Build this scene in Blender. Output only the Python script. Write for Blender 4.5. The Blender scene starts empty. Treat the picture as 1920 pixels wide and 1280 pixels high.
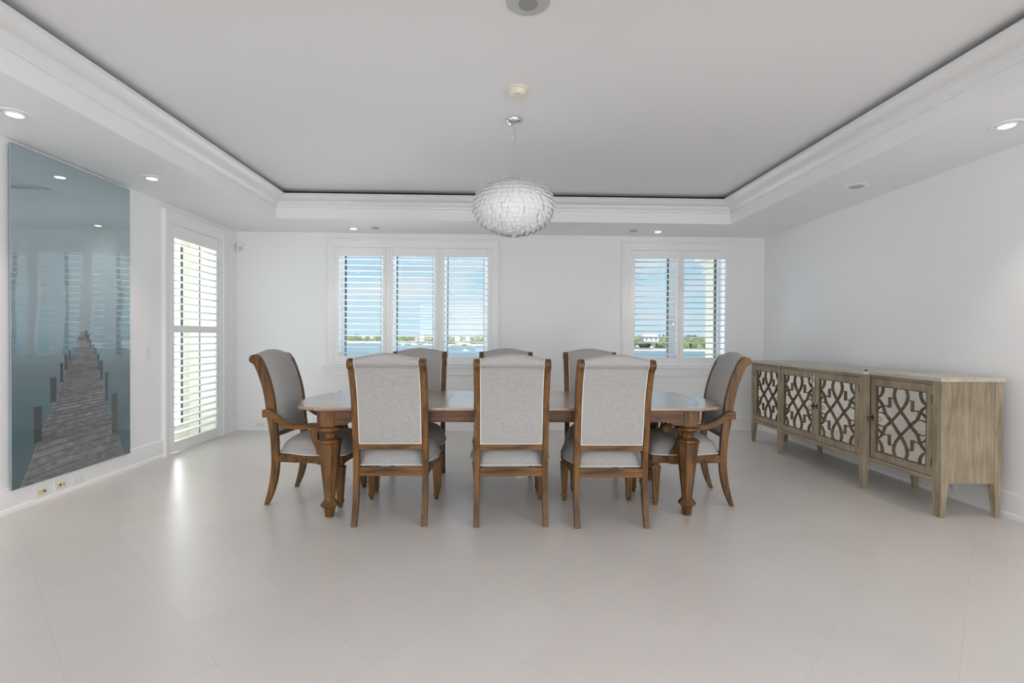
import bpy, bmesh, math, random
from mathutils import Vector, Matrix
import numpy as np
PI = math.pi
random.seed(7)
C = bpy.context.scene.collection
sc = bpy.context.scene

# ------------------------------------------------------------------ camera
CAMZ, FPX, YAW, PITCH, ROLL = 1.25, 960.0, .0311, -.0102, .0058
_fwd = Vector((math.sin(YAW)*math.cos(PITCH), math.cos(YAW)*math.cos(PITCH), math.sin(PITCH)))
_r0 = Vector((math.cos(YAW), -math.sin(YAW), 0)); _u0 = _r0.cross(_fwd)
_r = _r0*math.cos(ROLL)+_u0*math.sin(ROLL); _u = -_r0*math.sin(ROLL)+_u0*math.cos(ROLL)
cam = bpy.data.objects.new('camera', bpy.data.cameras.new('camera')); C.objects.link(cam)
cam.data.sensor_width = 36; cam.data.lens = 18.0; cam.data.clip_end = 6000; cam.data.clip_start = .05
m = Matrix((_r, _u, -_fwd)).transposed().to_4x4(); m.translation = (0, 0, CAMZ); cam.matrix_world = m
sc.camera = cam
def at(px, py, Y):            # the point at depth Y that the photograph shows at (px, py)
    d = _fwd + ((px-960)*_r - (py-640)*_u)/FPX
    t = Y/d.y
    return Vector((d.x*t, Y, CAMZ+d.z*t))

# ------------------------------------------------------------------ exposure
sc.view_settings.view_transform = 'Standard'; sc.view_settings.look = 'None'
sc.view_settings.exposure = 1.02; sc.view_settings.gamma = 1.0
sc.view_settings.use_curve_mapping = False
sc.cycles.max_bounces = 10; sc.cycles.diffuse_bounces = 7; sc.cycles.glossy_bounces = 4
sc.cycles.transparent_max_bounces = 12; sc.cycles.transmission_bounces = 4
sc.cycles.caustics_reflective = False; sc.cycles.caustics_refractive = False
sc.cycles.sample_clamp_indirect = 6

# ------------------------------------------------------------------ node helpers
def newmat(name):
    m = bpy.data.materials.new(name); m.use_nodes = True
    nt = m.node_tree; b = nt.nodes['Principled BSDF']
    return m, nt, b
def N(nt, t, **kw):
    n = nt.nodes.new(t)
    for k, v in kw.items():
        if k.startswith('i_'): n.inputs[int(k[2:])].default_value = v
        elif k.startswith('in_'): n.inputs[k[3:].replace('_', ' ')].default_value = v
        else: setattr(n, k, v)
    return n
def math_n(nt, op, a, b=None, c=None):
    n = nt.nodes.new('ShaderNodeMath'); n.operation = op
    for i, v in enumerate((a, b, c)):
        if v is None: continue
        if isinstance(v, (int, float)): n.inputs[i].default_value = v
        else: nt.links.new(v, n.inputs[i])
    return n.outputs[0]
def rgb(c): return (c[0], c[1], c[2], 1)
def plain(name, col, rough=.5, metal=0, spec=.5, bump=0, bscale=60, vary=0):
    m, nt, b = newmat(name)
    b.inputs['Base Color'].default_value = rgb(col); b.inputs['Roughness'].default_value = rough
    b.inputs['Metallic'].default_value = metal; b.inputs['Specular IOR Level'].default_value = spec
    tc = N(nt, 'ShaderNodeTexCoord')
    if vary:
        no = N(nt, 'ShaderNodeTexNoise', in_Scale=3.0, in_Detail=3.0); nt.links.new(tc.outputs['Object'], no.inputs['Vector'])
        mx = N(nt, 'ShaderNodeMix', data_type='RGBA'); mx.inputs[6].default_value = rgb([c*(1-vary) for c in col]); mx.inputs[7].default_value = rgb([min(1, c*(1+vary)) for c in col])
        nt.links.new(no.outputs[0], mx.inputs[0]); nt.links.new(mx.outputs[2], b.inputs['Base Color'])
    if bump:
        no = N(nt, 'ShaderNodeTexNoise', in_Scale=float(bscale), in_Detail=2.0); nt.links.new(tc.outputs['Object'], no.inputs['Vector'])
        bp = N(nt, 'ShaderNodeBump', in_Strength=bump, in_Distance=.002); nt.links.new(no.outputs[0], bp.inputs['Height']); nt.links.new(bp.outputs[0], b.inputs['Normal'])
    return m

# ------------------------------------------------------------------ world: blue sky with soft white cloud
w = bpy.data.worlds.new('world'); sc.world = w; w.use_nodes = True
nt = w.node_tree; bg = nt.nodes['Background']
tc = N(nt, 'ShaderNodeTexCoord'); sp = N(nt, 'ShaderNodeSeparateXYZ'); nt.links.new(tc.outputs['Generated'], sp.inputs[0])
ramp = N(nt, 'ShaderNodeValToRGB'); nt.links.new(sp.outputs[2], ramp.inputs[0])
e = ramp.color_ramp.elements; e[0].position = 0.0; e[0].color = (.50, .68, .78, 1); e[1].position = .45; e[1].color = (.22, .42, .72, 1)
k = ramp.color_ramp.elements.new(.08); k.color = (.44, .64, .76, 1)
k = ramp.color_ramp.elements.new(.2); k.color = (.34, .54, .74, 1)
mp = N(nt, 'ShaderNodeMapping'); mp.inputs['Scale'].default_value = (3.0, 3.0, 9.0); nt.links.new(tc.outputs['Generated'], mp.inputs['Vector'])
no = N(nt, 'ShaderNodeTexNoise', in_Scale=1.6, in_Detail=6.0, in_Roughness=.55); nt.links.new(mp.outputs[0], no.inputs['Vector'])
cr = N(nt, 'ShaderNodeValToRGB'); nt.links.new(no.outputs[0], cr.inputs[0])
cr.color_ramp.elements[0].position = .42; cr.color_ramp.elements[1].position = .60
cl = N(nt, 'ShaderNodeMix', data_type='RGBA'); nt.links.new(cr.outputs[0], cl.inputs[0]); nt.links.new(ramp.outputs[0], cl.inputs[6]); cl.inputs[7].default_value = (.62, .68, .74, 1)
nt.links.new(cl.outputs[2], bg.inputs[0]); bg.inputs[1].default_value = .61

# ------------------------------------------------------------------ sun, and fill lamps added in openings behind the camera
sun = bpy.data.objects.new('sun', bpy.data.lights.new('sun', 'SUN')); C.objects.link(sun)
sun.data.energy = 6.5; sun.data.angle = .02; sun.data.color = (1, .96, .9)
sun.rotation_euler = Vector((-.30, .80, -1.0)).to_track_quat('-Z', 'Y').to_euler()
REAR_Y = -4.6
def area(name, loc, direction, sx, sy, power, col):
    o = bpy.data.objects.new(name, bpy.data.lights.new(name, 'AREA')); C.objects.link(o)
    o.data.shape = 'RECTANGLE'; o.data.size = sx; o.data.size_y = sy; o.data.energy = power; o.data.color = col
    o.location = loc; o.rotation_euler = Vector(direction).to_track_quat('-Z', 'Z').to_euler(); return o
area('rear_fill', (0.1, REAR_Y+.05, 1.3), (0, 1, 0), 5.8, 2.2, 72, (1, .985, .97))
area('right_fill', (3.68, -2.1, 1.2), (-1, 0, 0), 2.9, 2.0, 88, (1, .98, .96))  # added fill lamp for the left side, set in an unseen opening
# added lamps outside the back windows and side door, filling the room
area('back_window_fill', (-.7, 9.8, -.15), (.05, -1, .42), 5.0, 1.2, 170, (1, .985, .97))
area('side_door_fill', (-5.6, 8.2, 1.15), (1, -.35, 0), 6.0, 2.3, 380, (1, .99, .96))
# daylight entering by the back windows and the side door (just outside the glass, beyond the sash)
def portal(name, loc, direction, sx, sy):
    o = area(name, loc, direction, sx, sy, 1, (1, 1, 1)); o.data.cycles.is_portal = True
portal('portal_window_1', (-1.1, 7.28, 1.65), (0, -1, 0), 2.0, 1.5)
portal('portal_window_2', (2.46, 7.28, 1.65), (0, -1, 0), 1.35, 1.5)
portal('portal_door', (-3.82, 5.88, 1.2), (1, 0, 0), .9, 2.3)

# ------------------------------------------------------------------ object helpers
def tag(o, label=None, cat=None, group=None, kind=None):
    if label: o['label'] = label
    if cat: o['category'] = cat
    if group: o['group'] = group
    if kind: o['kind'] = kind
    return o
def thing(name, label, cat, loc=(0, 0, 0), rz=0, group=None):
    o = bpy.data.objects.new(name, None); C.objects.link(o); o.location = loc; o.rotation_euler = (0, 0, rz)
    o.empty_display_size = .1
    return tag(o, label, cat, group)
def obj(name, bm, mat, parent=None, smooth=40, bevel=0, segs=2):
    bmesh.ops.recalc_face_normals(bm, faces=bm.faces)
    me = bpy.data.meshes.new(name); bm.to_mesh(me); bm.free()
    for mm in (mat if isinstance(mat, (list, tuple)) else [mat]): me.materials.append(mm)
    if smooth:
        me.shade_smooth(); me.set_sharp_from_angle(angle=math.radians(smooth))
    o = bpy.data.objects.new(name, me); C.objects.link(o)
    if parent: o.parent = parent
    if bevel:
        md = o.modifiers.new('bevel', 'BEVEL'); md.width = bevel; md.segments = segs; md.limit_method = 'ANGLE'; md.angle_limit = math.radians(38); md.harden_normals = True
    return o
def copy_tree(o, parent=None):
    c = o.copy(); C.objects.link(c); c.parent = parent
    for ch in o.children: copy_tree(ch, c)
    return c
def NB(): return bmesh.new()
def box(bm, x0, x1, y0, y1, z0, z1):
    v = [bm.verts.new(p) for p in ((x0,y0,z0),(x1,y0,z0),(x1,y1,z0),(x0,y1,z0),(x0,y0,z1),(x1,y0,z1),(x1,y1,z1),(x0,y1,z1))]
    for f in ((0,3,2,1),(4,5,6,7),(0,1,5,4),(1,2,6,5),(2,3,7,6),(3,0,4,7)): bm.faces.new([v[i] for i in f])
    return v
def loft(bm, rings, caps=True, closed=True, cycle=False):
    R = [[bm.verts.new(p) for p in r] for r in rings]
    n = len(R[0]); m_ = len(R)
    for i in range(m_ if cycle else m_-1):
        A, B = R[i], R[(i+1) % m_]
        for j in range(n if closed else n-1):
            k = (j+1) % n
            bm.faces.new((A[j], A[k], B[k], B[j]))
    if caps and not cycle:
        bm.faces.new(R[0][::-1]); bm.faces.new(R[-1])
    return R
def prism(bm, pts, fn, a, b):       # polygon of 2D points, mapped by fn(p, t), extruded from a to b
    loft(bm, [[fn(p, a) for p in pts], [fn(p, b) for p in pts]])
def lathe(bm, prof, n=32, c=(0, 0), rot=0, ell=1):
    rings = []
    for r, z in prof:
        rings.append([(c[0]+r*math.cos(rot+2*PI*i/n), c[1]+r*ell*math.sin(rot+2*PI*i/n), z) for i in range(n)])
    loft(bm, rings)
def catmull(pts, n=6, closed=False):
    P = [Vector(p) for p in pts]; out = []
    L = len(P)
    for i in range(L if closed else L-1):
        if closed: p0, p1, p2, p3 = P[(i-1) % L], P[i], P[(i+1) % L], P[(i+2) % L]
        else: p0, p1, p2, p3 = P[max(i-1, 0)], P[i], P[i+1], P[min(i+2, L-1)]
        for k in range(n):
            t = k/n
            out.append(.5*((2*p1)+(p2-p0)*t+(2*p0-5*p1+4*p2-p3)*t*t+(3*p1-p0-3*p2+p3)*t**3))
    if not closed: out.append(P[-1])
    return out
def tube(bm, path, r, n=8, caps=True, closed=False):
    P = [Vector(p) for p in path]; L = len(P); rings = []
    for i, p in enumerate(P):
        if closed: t = P[(i+1) % L]-P[i-1]
        else: t = P[min(i+1, L-1)]-P[max(i-1, 0)]
        t.normalize()
        a = Vector((0, 0, 1)) if abs(t.z) < .9 else Vector((1, 0, 0))
        u = t.cross(a).normalized(); v = t.cross(u).normalized()
        rings.append([p+u*r*math.cos(2*PI*k/n)+v*r*math.sin(2*PI*k/n) for k in range(n)])
    loft(bm, rings, caps=caps, cycle=closed)
def ribbon(bm, path, w_, d0, d1, fn):      # flat bar of width w_ along a 2D path; fn(x, y, depth) maps to space
    P = [Vector(p).to_2d() for p in path]; L = len(P); rings = []
    for i, p in enumerate(P):
        t = (P[min(i+1, L-1)]-P[max(i-1, 0)]).normalized(); nrm = Vector((-t.y, t.x))*w_/2
        a, b = p+nrm, p-nrm
        rings.append([fn(a.x, a.y, d0), fn(b.x, b.y, d0), fn(b.x*.8+a.x*.2, b.y*.8+a.y*.2, d1), fn(a.x*.8+b.x*.2, a.y*.8+b.y*.2, d1)])
    loft(bm, rings)

# ------------------------------------------------------------------ materials
M = {}
M['wall'] = plain('wall_paint', (.87, .875, .89), .55, bump=.05, bscale=180)
M['ceil'] = plain('ceiling_paint', (.83, .835, .845), .7, bump=.05, bscale=180)
M['trim'] = plain('trim_paint', (.85, .855, .86), .35)
M['shutter'] = plain('shutter_paint', (.86, .865, .87), .35)
M['cove'] = plain('cove_shade', (.05, .05, .055), .9)  # shade inside the cove, put into the colour
M['beige'] = plain('beige_stucco', (.88, .86, .77), .9, bump=.3, bscale=40, vary=.05)
M['extwhite'] = plain('white_stucco', (.88, .90, .90), .9, bump=.3, bscale=40)
M['gasket'] = plain('dark_gasket', (.03, .045, .06), .5)
M['sash'] = plain('sash_paint', (.72, .77, .80), .4)
M['chrome'] = plain('chrome', (.75, .75, .76), .08, 1)
M['plastic'] = plain('white_plastic', (.80, .80, .79), .35)
M['cream'] = plain('cream_plastic', (.78, .73, .63), .4)
M['almond'] = plain('almond_plastic', (.72, .60, .38), .4)
M['black'] = plain('black_plastic', (.02, .02, .02), .4)
M['bronze'] = plain('dark_bronze', (.07, .055, .04), .4, .8)
M['piping'] = plain('cream_piping', (.80, .77, .70), .7)
M['lampoff'] = plain('lamp_reflector', (.45, .45, .44), .4)
M['paper'] = plain('white_paper', (.9, .9, .9), .6)
m_, nt, b = newmat('downlight_glow')
b.inputs['Emission Color'].default_value = (1, .95, .86, 1); b.inputs['Emission Strength'].default_value = 6; M['glow'] = m_

def glass(name):
    m, nt, b = newmat(name); nt.nodes.remove(b); out = nt.nodes['Material Output']
    tr = N(nt, 'ShaderNodeBsdfTransparent'); tr.inputs[0].default_value = (.93, .97, .98, 1)
    gl = N(nt, 'ShaderNodeBsdfGlossy'); gl.inputs['Roughness'].default_value = .02
    fr = N(nt, 'ShaderNodeFresnel'); ge = N(nt, 'ShaderNodeNewGeometry'); nt.links.new(math_n(nt, 'ADD', 1.45, math_n(nt, 'MULTIPLY', ge.outputs['Backfacing'], 1/1.45-1.45)), fr.inputs[0])
    mx = N(nt, 'ShaderNodeMixShader'); nt.links.new(fr.outputs[0], mx.inputs[0]); nt.links.new(tr.outputs[0], mx.inputs[1]); nt.links.new(gl.outputs[0], mx.inputs[2])
    nt.links.new(mx.outputs[0], out.inputs[0]); return m
M['glass'] = glass('window_glass')

def floor_mat():
    m, nt, b = newmat('limestone_tile')
    tc = N(nt, 'ShaderNodeTexCoord'); s = N(nt, 'ShaderNodeSeparateXYZ'); nt.links.new(tc.outputs['Object'], s.inputs[0])
    P_ = .4085; r2 = math.sqrt(2)
    p = math_n(nt, 'DIVIDE', math_n(nt, 'SUBTRACT', math_n(nt, 'DIVIDE', math_n(nt, 'ADD', s.outputs[0], s.outputs[1]), r2), .645), P_)
    q = math_n(nt, 'DIVIDE', math_n(nt, 'SUBTRACT', math_n(nt, 'DIVIDE', math_n(nt, 'SUBTRACT', s.outputs[1], s.outputs[0]), r2), .895), P_)
    def edge(v):
        f = math_n(nt, 'FRACT', v); return math_n(nt, 'MINIMUM', f, math_n(nt, 'SUBTRACT', 1.0, f))
    g = math_n(nt, 'LESS_THAN', math_n(nt, 'MINIMUM', edge(p), edge(q)),   .0024)
    cmb = N(nt, 'ShaderNodeCombineXYZ'); nt.links.new(math_n(nt, 'FLOOR', p), cmb.inputs[0]); nt.links.new(math_n(nt, 'FLOOR', q), cmb.inputs[1])
    wn = N(nt, 'ShaderNodeTexWhiteNoise', noise_dimensions='3D'); nt.links.new(cmb.outputs[0], wn.inputs[0])
    no = N(nt, 'ShaderNodeTexNoise', in_Scale=5.0, in_Detail=6.0, in_Roughness=.6); nt.links.new(tc.outputs['Object'], no.inputs['Vector'])
    v = math_n(nt, 'ADD', math_n(nt, 'MULTIPLY', wn.outputs[0], .35), math_n(nt, 'MULTIPLY', no.outputs[0], .65))
    mx = N(nt, 'ShaderNodeMix', data_type='RGBA'); nt.links.new(v, mx.inputs[0])
    mx.inputs[6].default_value = (.62, .58, .55, 1); mx.inputs[7].default_value = (.69, .655, .625, 1)
    m2 = N(nt, 'ShaderNodeMix', data_type='RGBA'); nt.links.new(g, m2.inputs[0]); nt.links.new(mx.outputs[2], m2.inputs[6]); m2.inputs[7].default_value = (.555, .52, .49, 1)
    nt.links.new(m2.outputs[2], b.inputs['Base Color'])
    rr = math_n(nt, 'ADD', .262, math_n(nt, 'MULTIPLY', no.outputs[0], .08)); nt.links.new(rr, b.inputs['Roughness'])
    b.inputs['Specular IOR Level'].default_value = .5
    n2 = N(nt, 'ShaderNodeTexNoise', in_Scale=9.0, in_Detail=3.0); nt.links.new(tc.outputs['Object'], n2.inputs['Vector'])
    h = math_n(nt, 'SUBTRACT', n2.outputs[0], math_n(nt, 'MULTIPLY', g, .4))
    bp = N(nt, 'ShaderNodeBump', in_Strength=.08, in_Distance=.004); nt.links.new(h, bp.inputs['Height']); nt.links.new(bp.outputs[0], b.inputs['Normal'])
    return m
M['floor'] = floor_mat()

def wood(name, c0, c1, axis='z', rough=.42, scale=1.0, streak=14):
    m, nt, b = newmat(name)
    tc = N(nt, 'ShaderNodeTexCoord'); mp = N(nt, 'ShaderNodeMapping')
    s = {'x': (1.2, streak, streak), 'y': (streak, 1.2, streak), 'z': (streak, streak, 1.2)}[axis]
    mp.inputs['Scale'].default_value = [k*scale for k in s]; nt.links.new(tc.outputs['Object'], mp.inputs['Vector'])
    n1 = N(nt, 'ShaderNodeTexNoise', in_Scale=2.4, in_Detail=5.0, in_Roughness=.65, in_Distortion=.6); nt.links.new(mp.outputs[0], n1.inputs['Vector'])
    n2 = N(nt, 'ShaderNodeTexNoise', in_Scale=3.5, in_Detail=2.0); nt.links.new(tc.outputs['Object'], n2.inputs['Vector'])
    v = math_n(nt, 'ADD', math_n(nt, 'MULTIPLY', n1.outputs[0], .75), math_n(nt, 'MULTIPLY', n2.outputs[0], .35))
    cr = N(nt, 'ShaderNodeValToRGB'); nt.links.new(v, cr.inputs[0])
    cr.color_ramp.elements[0].position = .40; cr.color_ramp.elements[0].color = rgb(c0)
    cr.color_ramp.elements[1].position = .66; cr.color_ramp.elements[1].color = rgb(c1)
    nt.links.new(cr.outputs[0], b.inputs['Base Color']); b.inputs['Roughness'].default_value = rough; b.inputs['Specular IOR Level'].default_value = .3
    bp = N(nt, 'ShaderNodeBump', in_Strength=.15, in_Distance=.001); nt.links.new(n1.outputs[0], bp.inputs['Height']); nt.links.new(bp.outputs[0], b.inputs['Normal'])
    return m
CW0, CW1 = (.040, .019, .008), (.205, .098, .030)
M['wz'] = wood('chair_wood_upright', CW0, CW1, 'z'); M['wx'] = wood('chair_wood_crosswise', CW0, CW1, 'x'); M['wy'] = wood('chair_wood_lengthwise', CW0, CW1, 'y')
M['tz'] = wood('table_leg_wood', (.040, .019, .008), (.185, .088, .030), 'z', .4)
M['tx'] = wood('table_apron_wood', (.042, .019, .009), (.16, .072, .031), 'x', .38)
M['top'] = wood('table_top_wood', (.24, .145, .095), (.36, .23, .16), 'x', .30, .8)
M['sz'] = wood('sideboard_wood_upright', (.21, .165, .11), (.40, .33, .235), 'z', .5)
M['sy'] = wood('sideboard_wood_lengthwise', (.22, .175, .12), (.41, .34, .245), 'y', .5)
M['top'].node_tree.nodes['Principled BSDF'].inputs['Specular IOR Level'].default_value = .5; M['top'].node_tree.nodes['Principled BSDF'].inputs['Coat Weight'].default_value = 1; M['top'].node_tree.nodes['Principled BSDF'].inputs['Coat Roughness'].default_value = .26; M['top'].node_tree.nodes['Principled BSDF'].inputs['Coat IOR'].default_value = 1.9
M['stop'] = wood('sideboard_top_wood', (.42, .38, .31), (.56, .52, .44), 'y', .3)
M['fret'] = wood('sideboard_fretwork', (.09, .062, .036), (.22, .16, .10), 'z', .5)
m_, nt, b = newmat('antique_mirror'); b.inputs['Base Color'].default_value = (.93, .90, .83, 1); b.inputs['Metallic'].default_value = 1; b.inputs['Roughness'].default_value = .04; M['mirror'] = m_

def linen():
    m, nt, b = newmat('linen')
    tc = N(nt, 'ShaderNodeTexCoord'); hs = []
    for s in ((420, 420, 26), (26, 420, 420)):
        mp = N(nt, 'ShaderNodeMapping'); mp.inputs['Scale'].default_value = s; nt.links.new(tc.outputs['Object'], mp.inputs['Vector'])
        n = N(nt, 'ShaderNodeTexNoise', in_Scale=1.0, in_Detail=2.0); nt.links.new(mp.outputs[0], n.inputs['Vector']); hs.append(n.outputs[0])
    v = math_n(nt, 'MULTIPLY', math_n(nt, 'ADD', hs[0], hs[1]), .5)
    cr = N(nt, 'ShaderNodeValToRGB'); nt.links.new(v, cr.inputs[0])
    cr.color_ramp.elements[0].position = .35; cr.color_ramp.elements[0].color = (.30, .292, .282, 1)
    cr.color_ramp.elements[1].position = .65; cr.color_ramp.elements[1].color = (.45, .44, .426, 1)
    nt.links.new(cr.outputs[0], b.inputs['Base Color']); b.inputs['Roughness'].default_value = .9; b.inputs['Specular IOR Level'].default_value = .15
    b.inputs['Sheen Weight'].default_value = .15
    bp = N(nt, 'ShaderNodeBump', in_Strength=.25, in_Distance=.001); nt.links.new(v, bp.inputs['Height']); nt.links.new(bp.outputs[0], b.inputs['Normal'])
    return m
M['linen'] = linen()

# ------------------------------------------------------------------ room shell
D, XL, XR, HS = 6.811, -3.39, 3.613, 2.597
TX0, TX1, TY0, TY1, CZ, CROWN = -2.551, 2.783, 1.78, 6.022, 2.893, 2.851
WT = .36
W1 = (-2.12, -.078); W2 = (1.79, 3.128); WZ = (.862, 2.407)
DY = (5.42, 6.345); DZ = 2.40
def struct(name, bm, m, **kw): return tag(obj(name, bm, m, **kw), kind='structure')
bm = NB(); box(bm, XL-.4, XR+.4, REAR_Y-.3, D+WT, -.25, 0); struct('floor', bm, M['floor'], smooth=0)
bm = NB()
def wall_y(bm, y0, y1, x0, x1, holes, z0, z1):
    xs = x0
    for (a, b, c, d) in holes:
        box(bm, xs, a, y0, y1, z0, z1); 
        if c > z0: box(bm, a, b, y0, y1, z0, c)
        box(bm, a, b, y0, y1, d, z1); xs = b
    box(bm, xs, x1, y0, y1, z0, z1)
wall_y(bm, D, D+WT, XL-.4, XR+.4, [(W1[0], W1[1], WZ[0], WZ[1]), (W2[0], W2[1], WZ[0], WZ[1])], 0, 3.1)
struct('wall_back', bm, M['wall'], smooth=0)
bm = NB()
box(bm, XL-.4, XL, REAR_Y-.3, DY[0], 0, 3.1); box(bm, XL-.4, XL, DY[1], D, 0, 3.1); box(bm, XL-.4, XL, DY[0], DY[1], DZ, 3.1)
struct('wall_left', bm, M['wall'], smooth=0)
bm = NB(); box(bm, XR, XR+.4, REAR_Y-.3, -3.6, 0, 3.1); box(bm, XR, XR+.4, -.6, D, 0, 3.1); box(bm, XR, XR+.4, -3.6, -.6, 0, .15); box(bm, XR, XR+.4, -3.6, -.6, 2.25, 3.1); struct('wall_right', bm, M['wall'], smooth=0)  # opening behind the viewpoint added for the right fill lamp
bm = NB(); wall_y(bm, REAR_Y-.3, REAR_Y, XL, XR, [(-2.9, 3.1, 0, 2.45)], 0, 3.1); struct('wall_front', bm, M['wall'], smooth=0)
# tray ceiling: slab above, soffit frame round it, crown with an open dark cove on top
bm = NB(); box(bm, XL-.4, XR+.4, REAR_Y-4.5, D+WT+.05, 3.1, 3.3); box(bm, TX0-.02, TX1+.02, TY0-.02, TY1+.02, CZ, 3.1)  # slab runs on past the rear opening, added to block the sun
struct('ceiling', bm, M['ceil'], smooth=0)
bm = NB()
box(bm, XL, TX0, REAR_Y, D, HS, CZ+.1); box(bm, TX1, XR, REAR_Y, D, HS, CZ+.1); box(bm, TX0, TX1, TY1, D, HS, CZ+.1); box(bm, TX0, TX1, REAR_Y, TY0, HS, CZ+.1)
s_ = struct('trim_1', bm, M['wall'], smooth=0); s_['label'] = 'dropped soffit border round the tray ceiling'
prof = [(0, 2.722), (.014, 2.726), (.016, 2.742), (.026, 2.750), (.036, 2.766), (.048, 2.772), (.050, 2.786), (.058, 2.790), (.085, 2.795), (.112, 2.808), (.130, 2.824), (.140, 2.836), (.148, 2.838), (.161, 2.840), (.161, CROWN), (.140, CROWN), (.12, 2.84), (.0, 2.80)]
bm = NB(); cx, cy = (TX0+TX1)/2, (TY0+TY1)/2; rings = []
for sx, sy in ((-1, -1), (1, -1), (1, 1), (-1, 1)):
    rings.append([(cx+sx*((TX1-TX0)/2-o), cy+sy*((TY1-TY0)/2-o), z) for o, z in prof])
loft(bm, rings, cycle=True)
s_ = struct('trim_2', bm, M['trim'], smooth=35); s_['label'] = 'moulded crown round the tray ceiling with a dark cove slot above'
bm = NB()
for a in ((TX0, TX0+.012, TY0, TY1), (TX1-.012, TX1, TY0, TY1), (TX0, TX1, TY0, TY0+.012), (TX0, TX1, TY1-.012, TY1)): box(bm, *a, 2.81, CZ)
for a in ((TX0, TX0+.07, TY0, TY1), (TX1-.07, TX1, TY0, TY1), (TX0, TX1, TY0, TY0+.07), (TX0, TX1, TY1-.07, TY1)): box(bm, *a, CZ-.004, CZ)  # dark strips painting the cove shade along the ceiling edge
s_ = struct('trim_3', bm, M['cove'], smooth=0); s_['label'] = 'back and ceiling edge of the light cove, shade painted dark'
# baseboards
bprof = [(0, 0), (.030, 0), (.030, .026), (.026, .034), (.019, .038), (.019, .150), (.016, .158), (.016, .168), (.008, .178), (0, .180)]
def baseboard(name, segs_):
    bm = NB()
    for (a, b, nrm) in segs_:
        a, b, nrm = Vector(a), Vector(b), Vector(nrm)
        loft(bm, [[tuple(p+nrm*o)+(z,) for o, z in bprof] for p in (a, b)])
    struct(name, bm, M['trim'], smooth=30)
baseboard('baseboard_back', [((XL, D), (XR, D), (0, -1))])
baseboard('baseboard_left', [((XL, REAR_Y), (XL, DY[0]-.12), (1, 0)), ((XL, DY[1]+.088), (XL, D), (1, 0))])
baseboard('baseboard_right', [((XR, REAR_Y), (XR, D), (-1, 0))])

# ------------------------------------------------------------------ windows
cas = [(0, 0), (.0, .020), (.010, .024), (.022, .020), (.030, .021), (.088, .026), (.096, .034), (.108, .036), (.120, .030), (.120, 0)]   # (out from opening, off the wall)
def casing(bm, a, b, z0, z1, fn, bottom=False):
    rings = []
    for (x, z, sx, sz) in ((a, z0, -1, 0), (a, z1, -1, 1), (b, z1, 1, 1), (b, z0, 1, 0)):
        rings.append([fn(x+sx*o, z+sz*o, t) for o, t in cas])
    loft(bm, rings)
def make_window(n, X, panes, label):
    wd = bpy.data.objects.new('window_%d' % n, None); C.objects.link(wd); wd.location = ((X[0]+X[1])/2, D, WZ[0]); tag(wd, label, kind='structure')
    ox, oz = wd.location.x, WZ[0]
    f = lambda x, z, t: (x-ox, -t, z-oz)
    bm = NB(); casing(bm, X[0], X[1], WZ[0]-.01, WZ[1], f); obj('casing', bm, M['trim'], wd, 35)
    bm = NB(); box(bm, X[0]-.165-ox, X[1]+.165-ox, -.055, .02, -.032, -.006); obj('stool', bm, M['trim'], wd, 35, .006, 3)
    bm = NB(); box(bm, X[0]-.115-ox, X[1]+.115-ox, -.022, 0, -.135, -.032); obj('apron', bm, M['trim'], wd, 35, .004)
    # fixed sash frame set deep in the wall
    y0, y1 = .27, .345
    zb, zt = .945-oz, 2.365-oz
    bm = NB(); xs = X[0]-ox
    for (a, b) in panes:
        box(bm, xs, a-ox, y0, y1, 0, WZ[1]-oz); xs = b-ox
        box(bm, a-ox, b-ox, y0, y1, 0, zb); box(bm, a-ox, b-ox, y0, y1, zt, WZ[1]-oz)
    box(bm, xs, X[1]-ox, y0, y1, 0, WZ[1]-oz)
    obj('sash_frame', bm, M['sash'], wd, 0)
    for (a, b) in panes:
        bm = NB(); t = .006
        for q in ((a-ox, a+t-ox, zb, zt), (b-t-ox, b-ox, zb, zt), (a-ox, b-ox, zb, zb+t), (a-ox, b-ox, zt-t, zt)): box(bm, q[0], q[1], y0+.005, y1, q[2], q[3])
        g = obj('gasket', bm, M['gasket'], wd, 0)
        bm = NB(); box(bm, a+t-ox, b-t-ox, y1-.015, y1-.009, zb+t, zt-t); obj('pane', bm, M['glass'], wd, 0)
    return wd
win1 = make_window(1, W1, [(-2.074, -1.58), (-1.37, -.868), (-.673, -.168)], 'wide three-part window with white casing')
win2 = make_window(2, W2, [(1.90, 2.406), (2.575, 3.079)], 'narrower two-part window with white casing near the sideboard')
bm = NB(); o2 = win2.location
q = at(1263, 604, D+.25); box(bm, q.x-.012-o2.x, q.x+.012-o2.x, .255, .27, q.z-.06-o2.z, q.z+.06-o2.z); box(bm, q.x-.006-o2.x, q.x+.006-o2.x, .225, .255, q.z-.05-o2.z, q.z+.0-o2.z)
obj('window_latch', bm, M['chrome'], win2, 30, .003)

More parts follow.
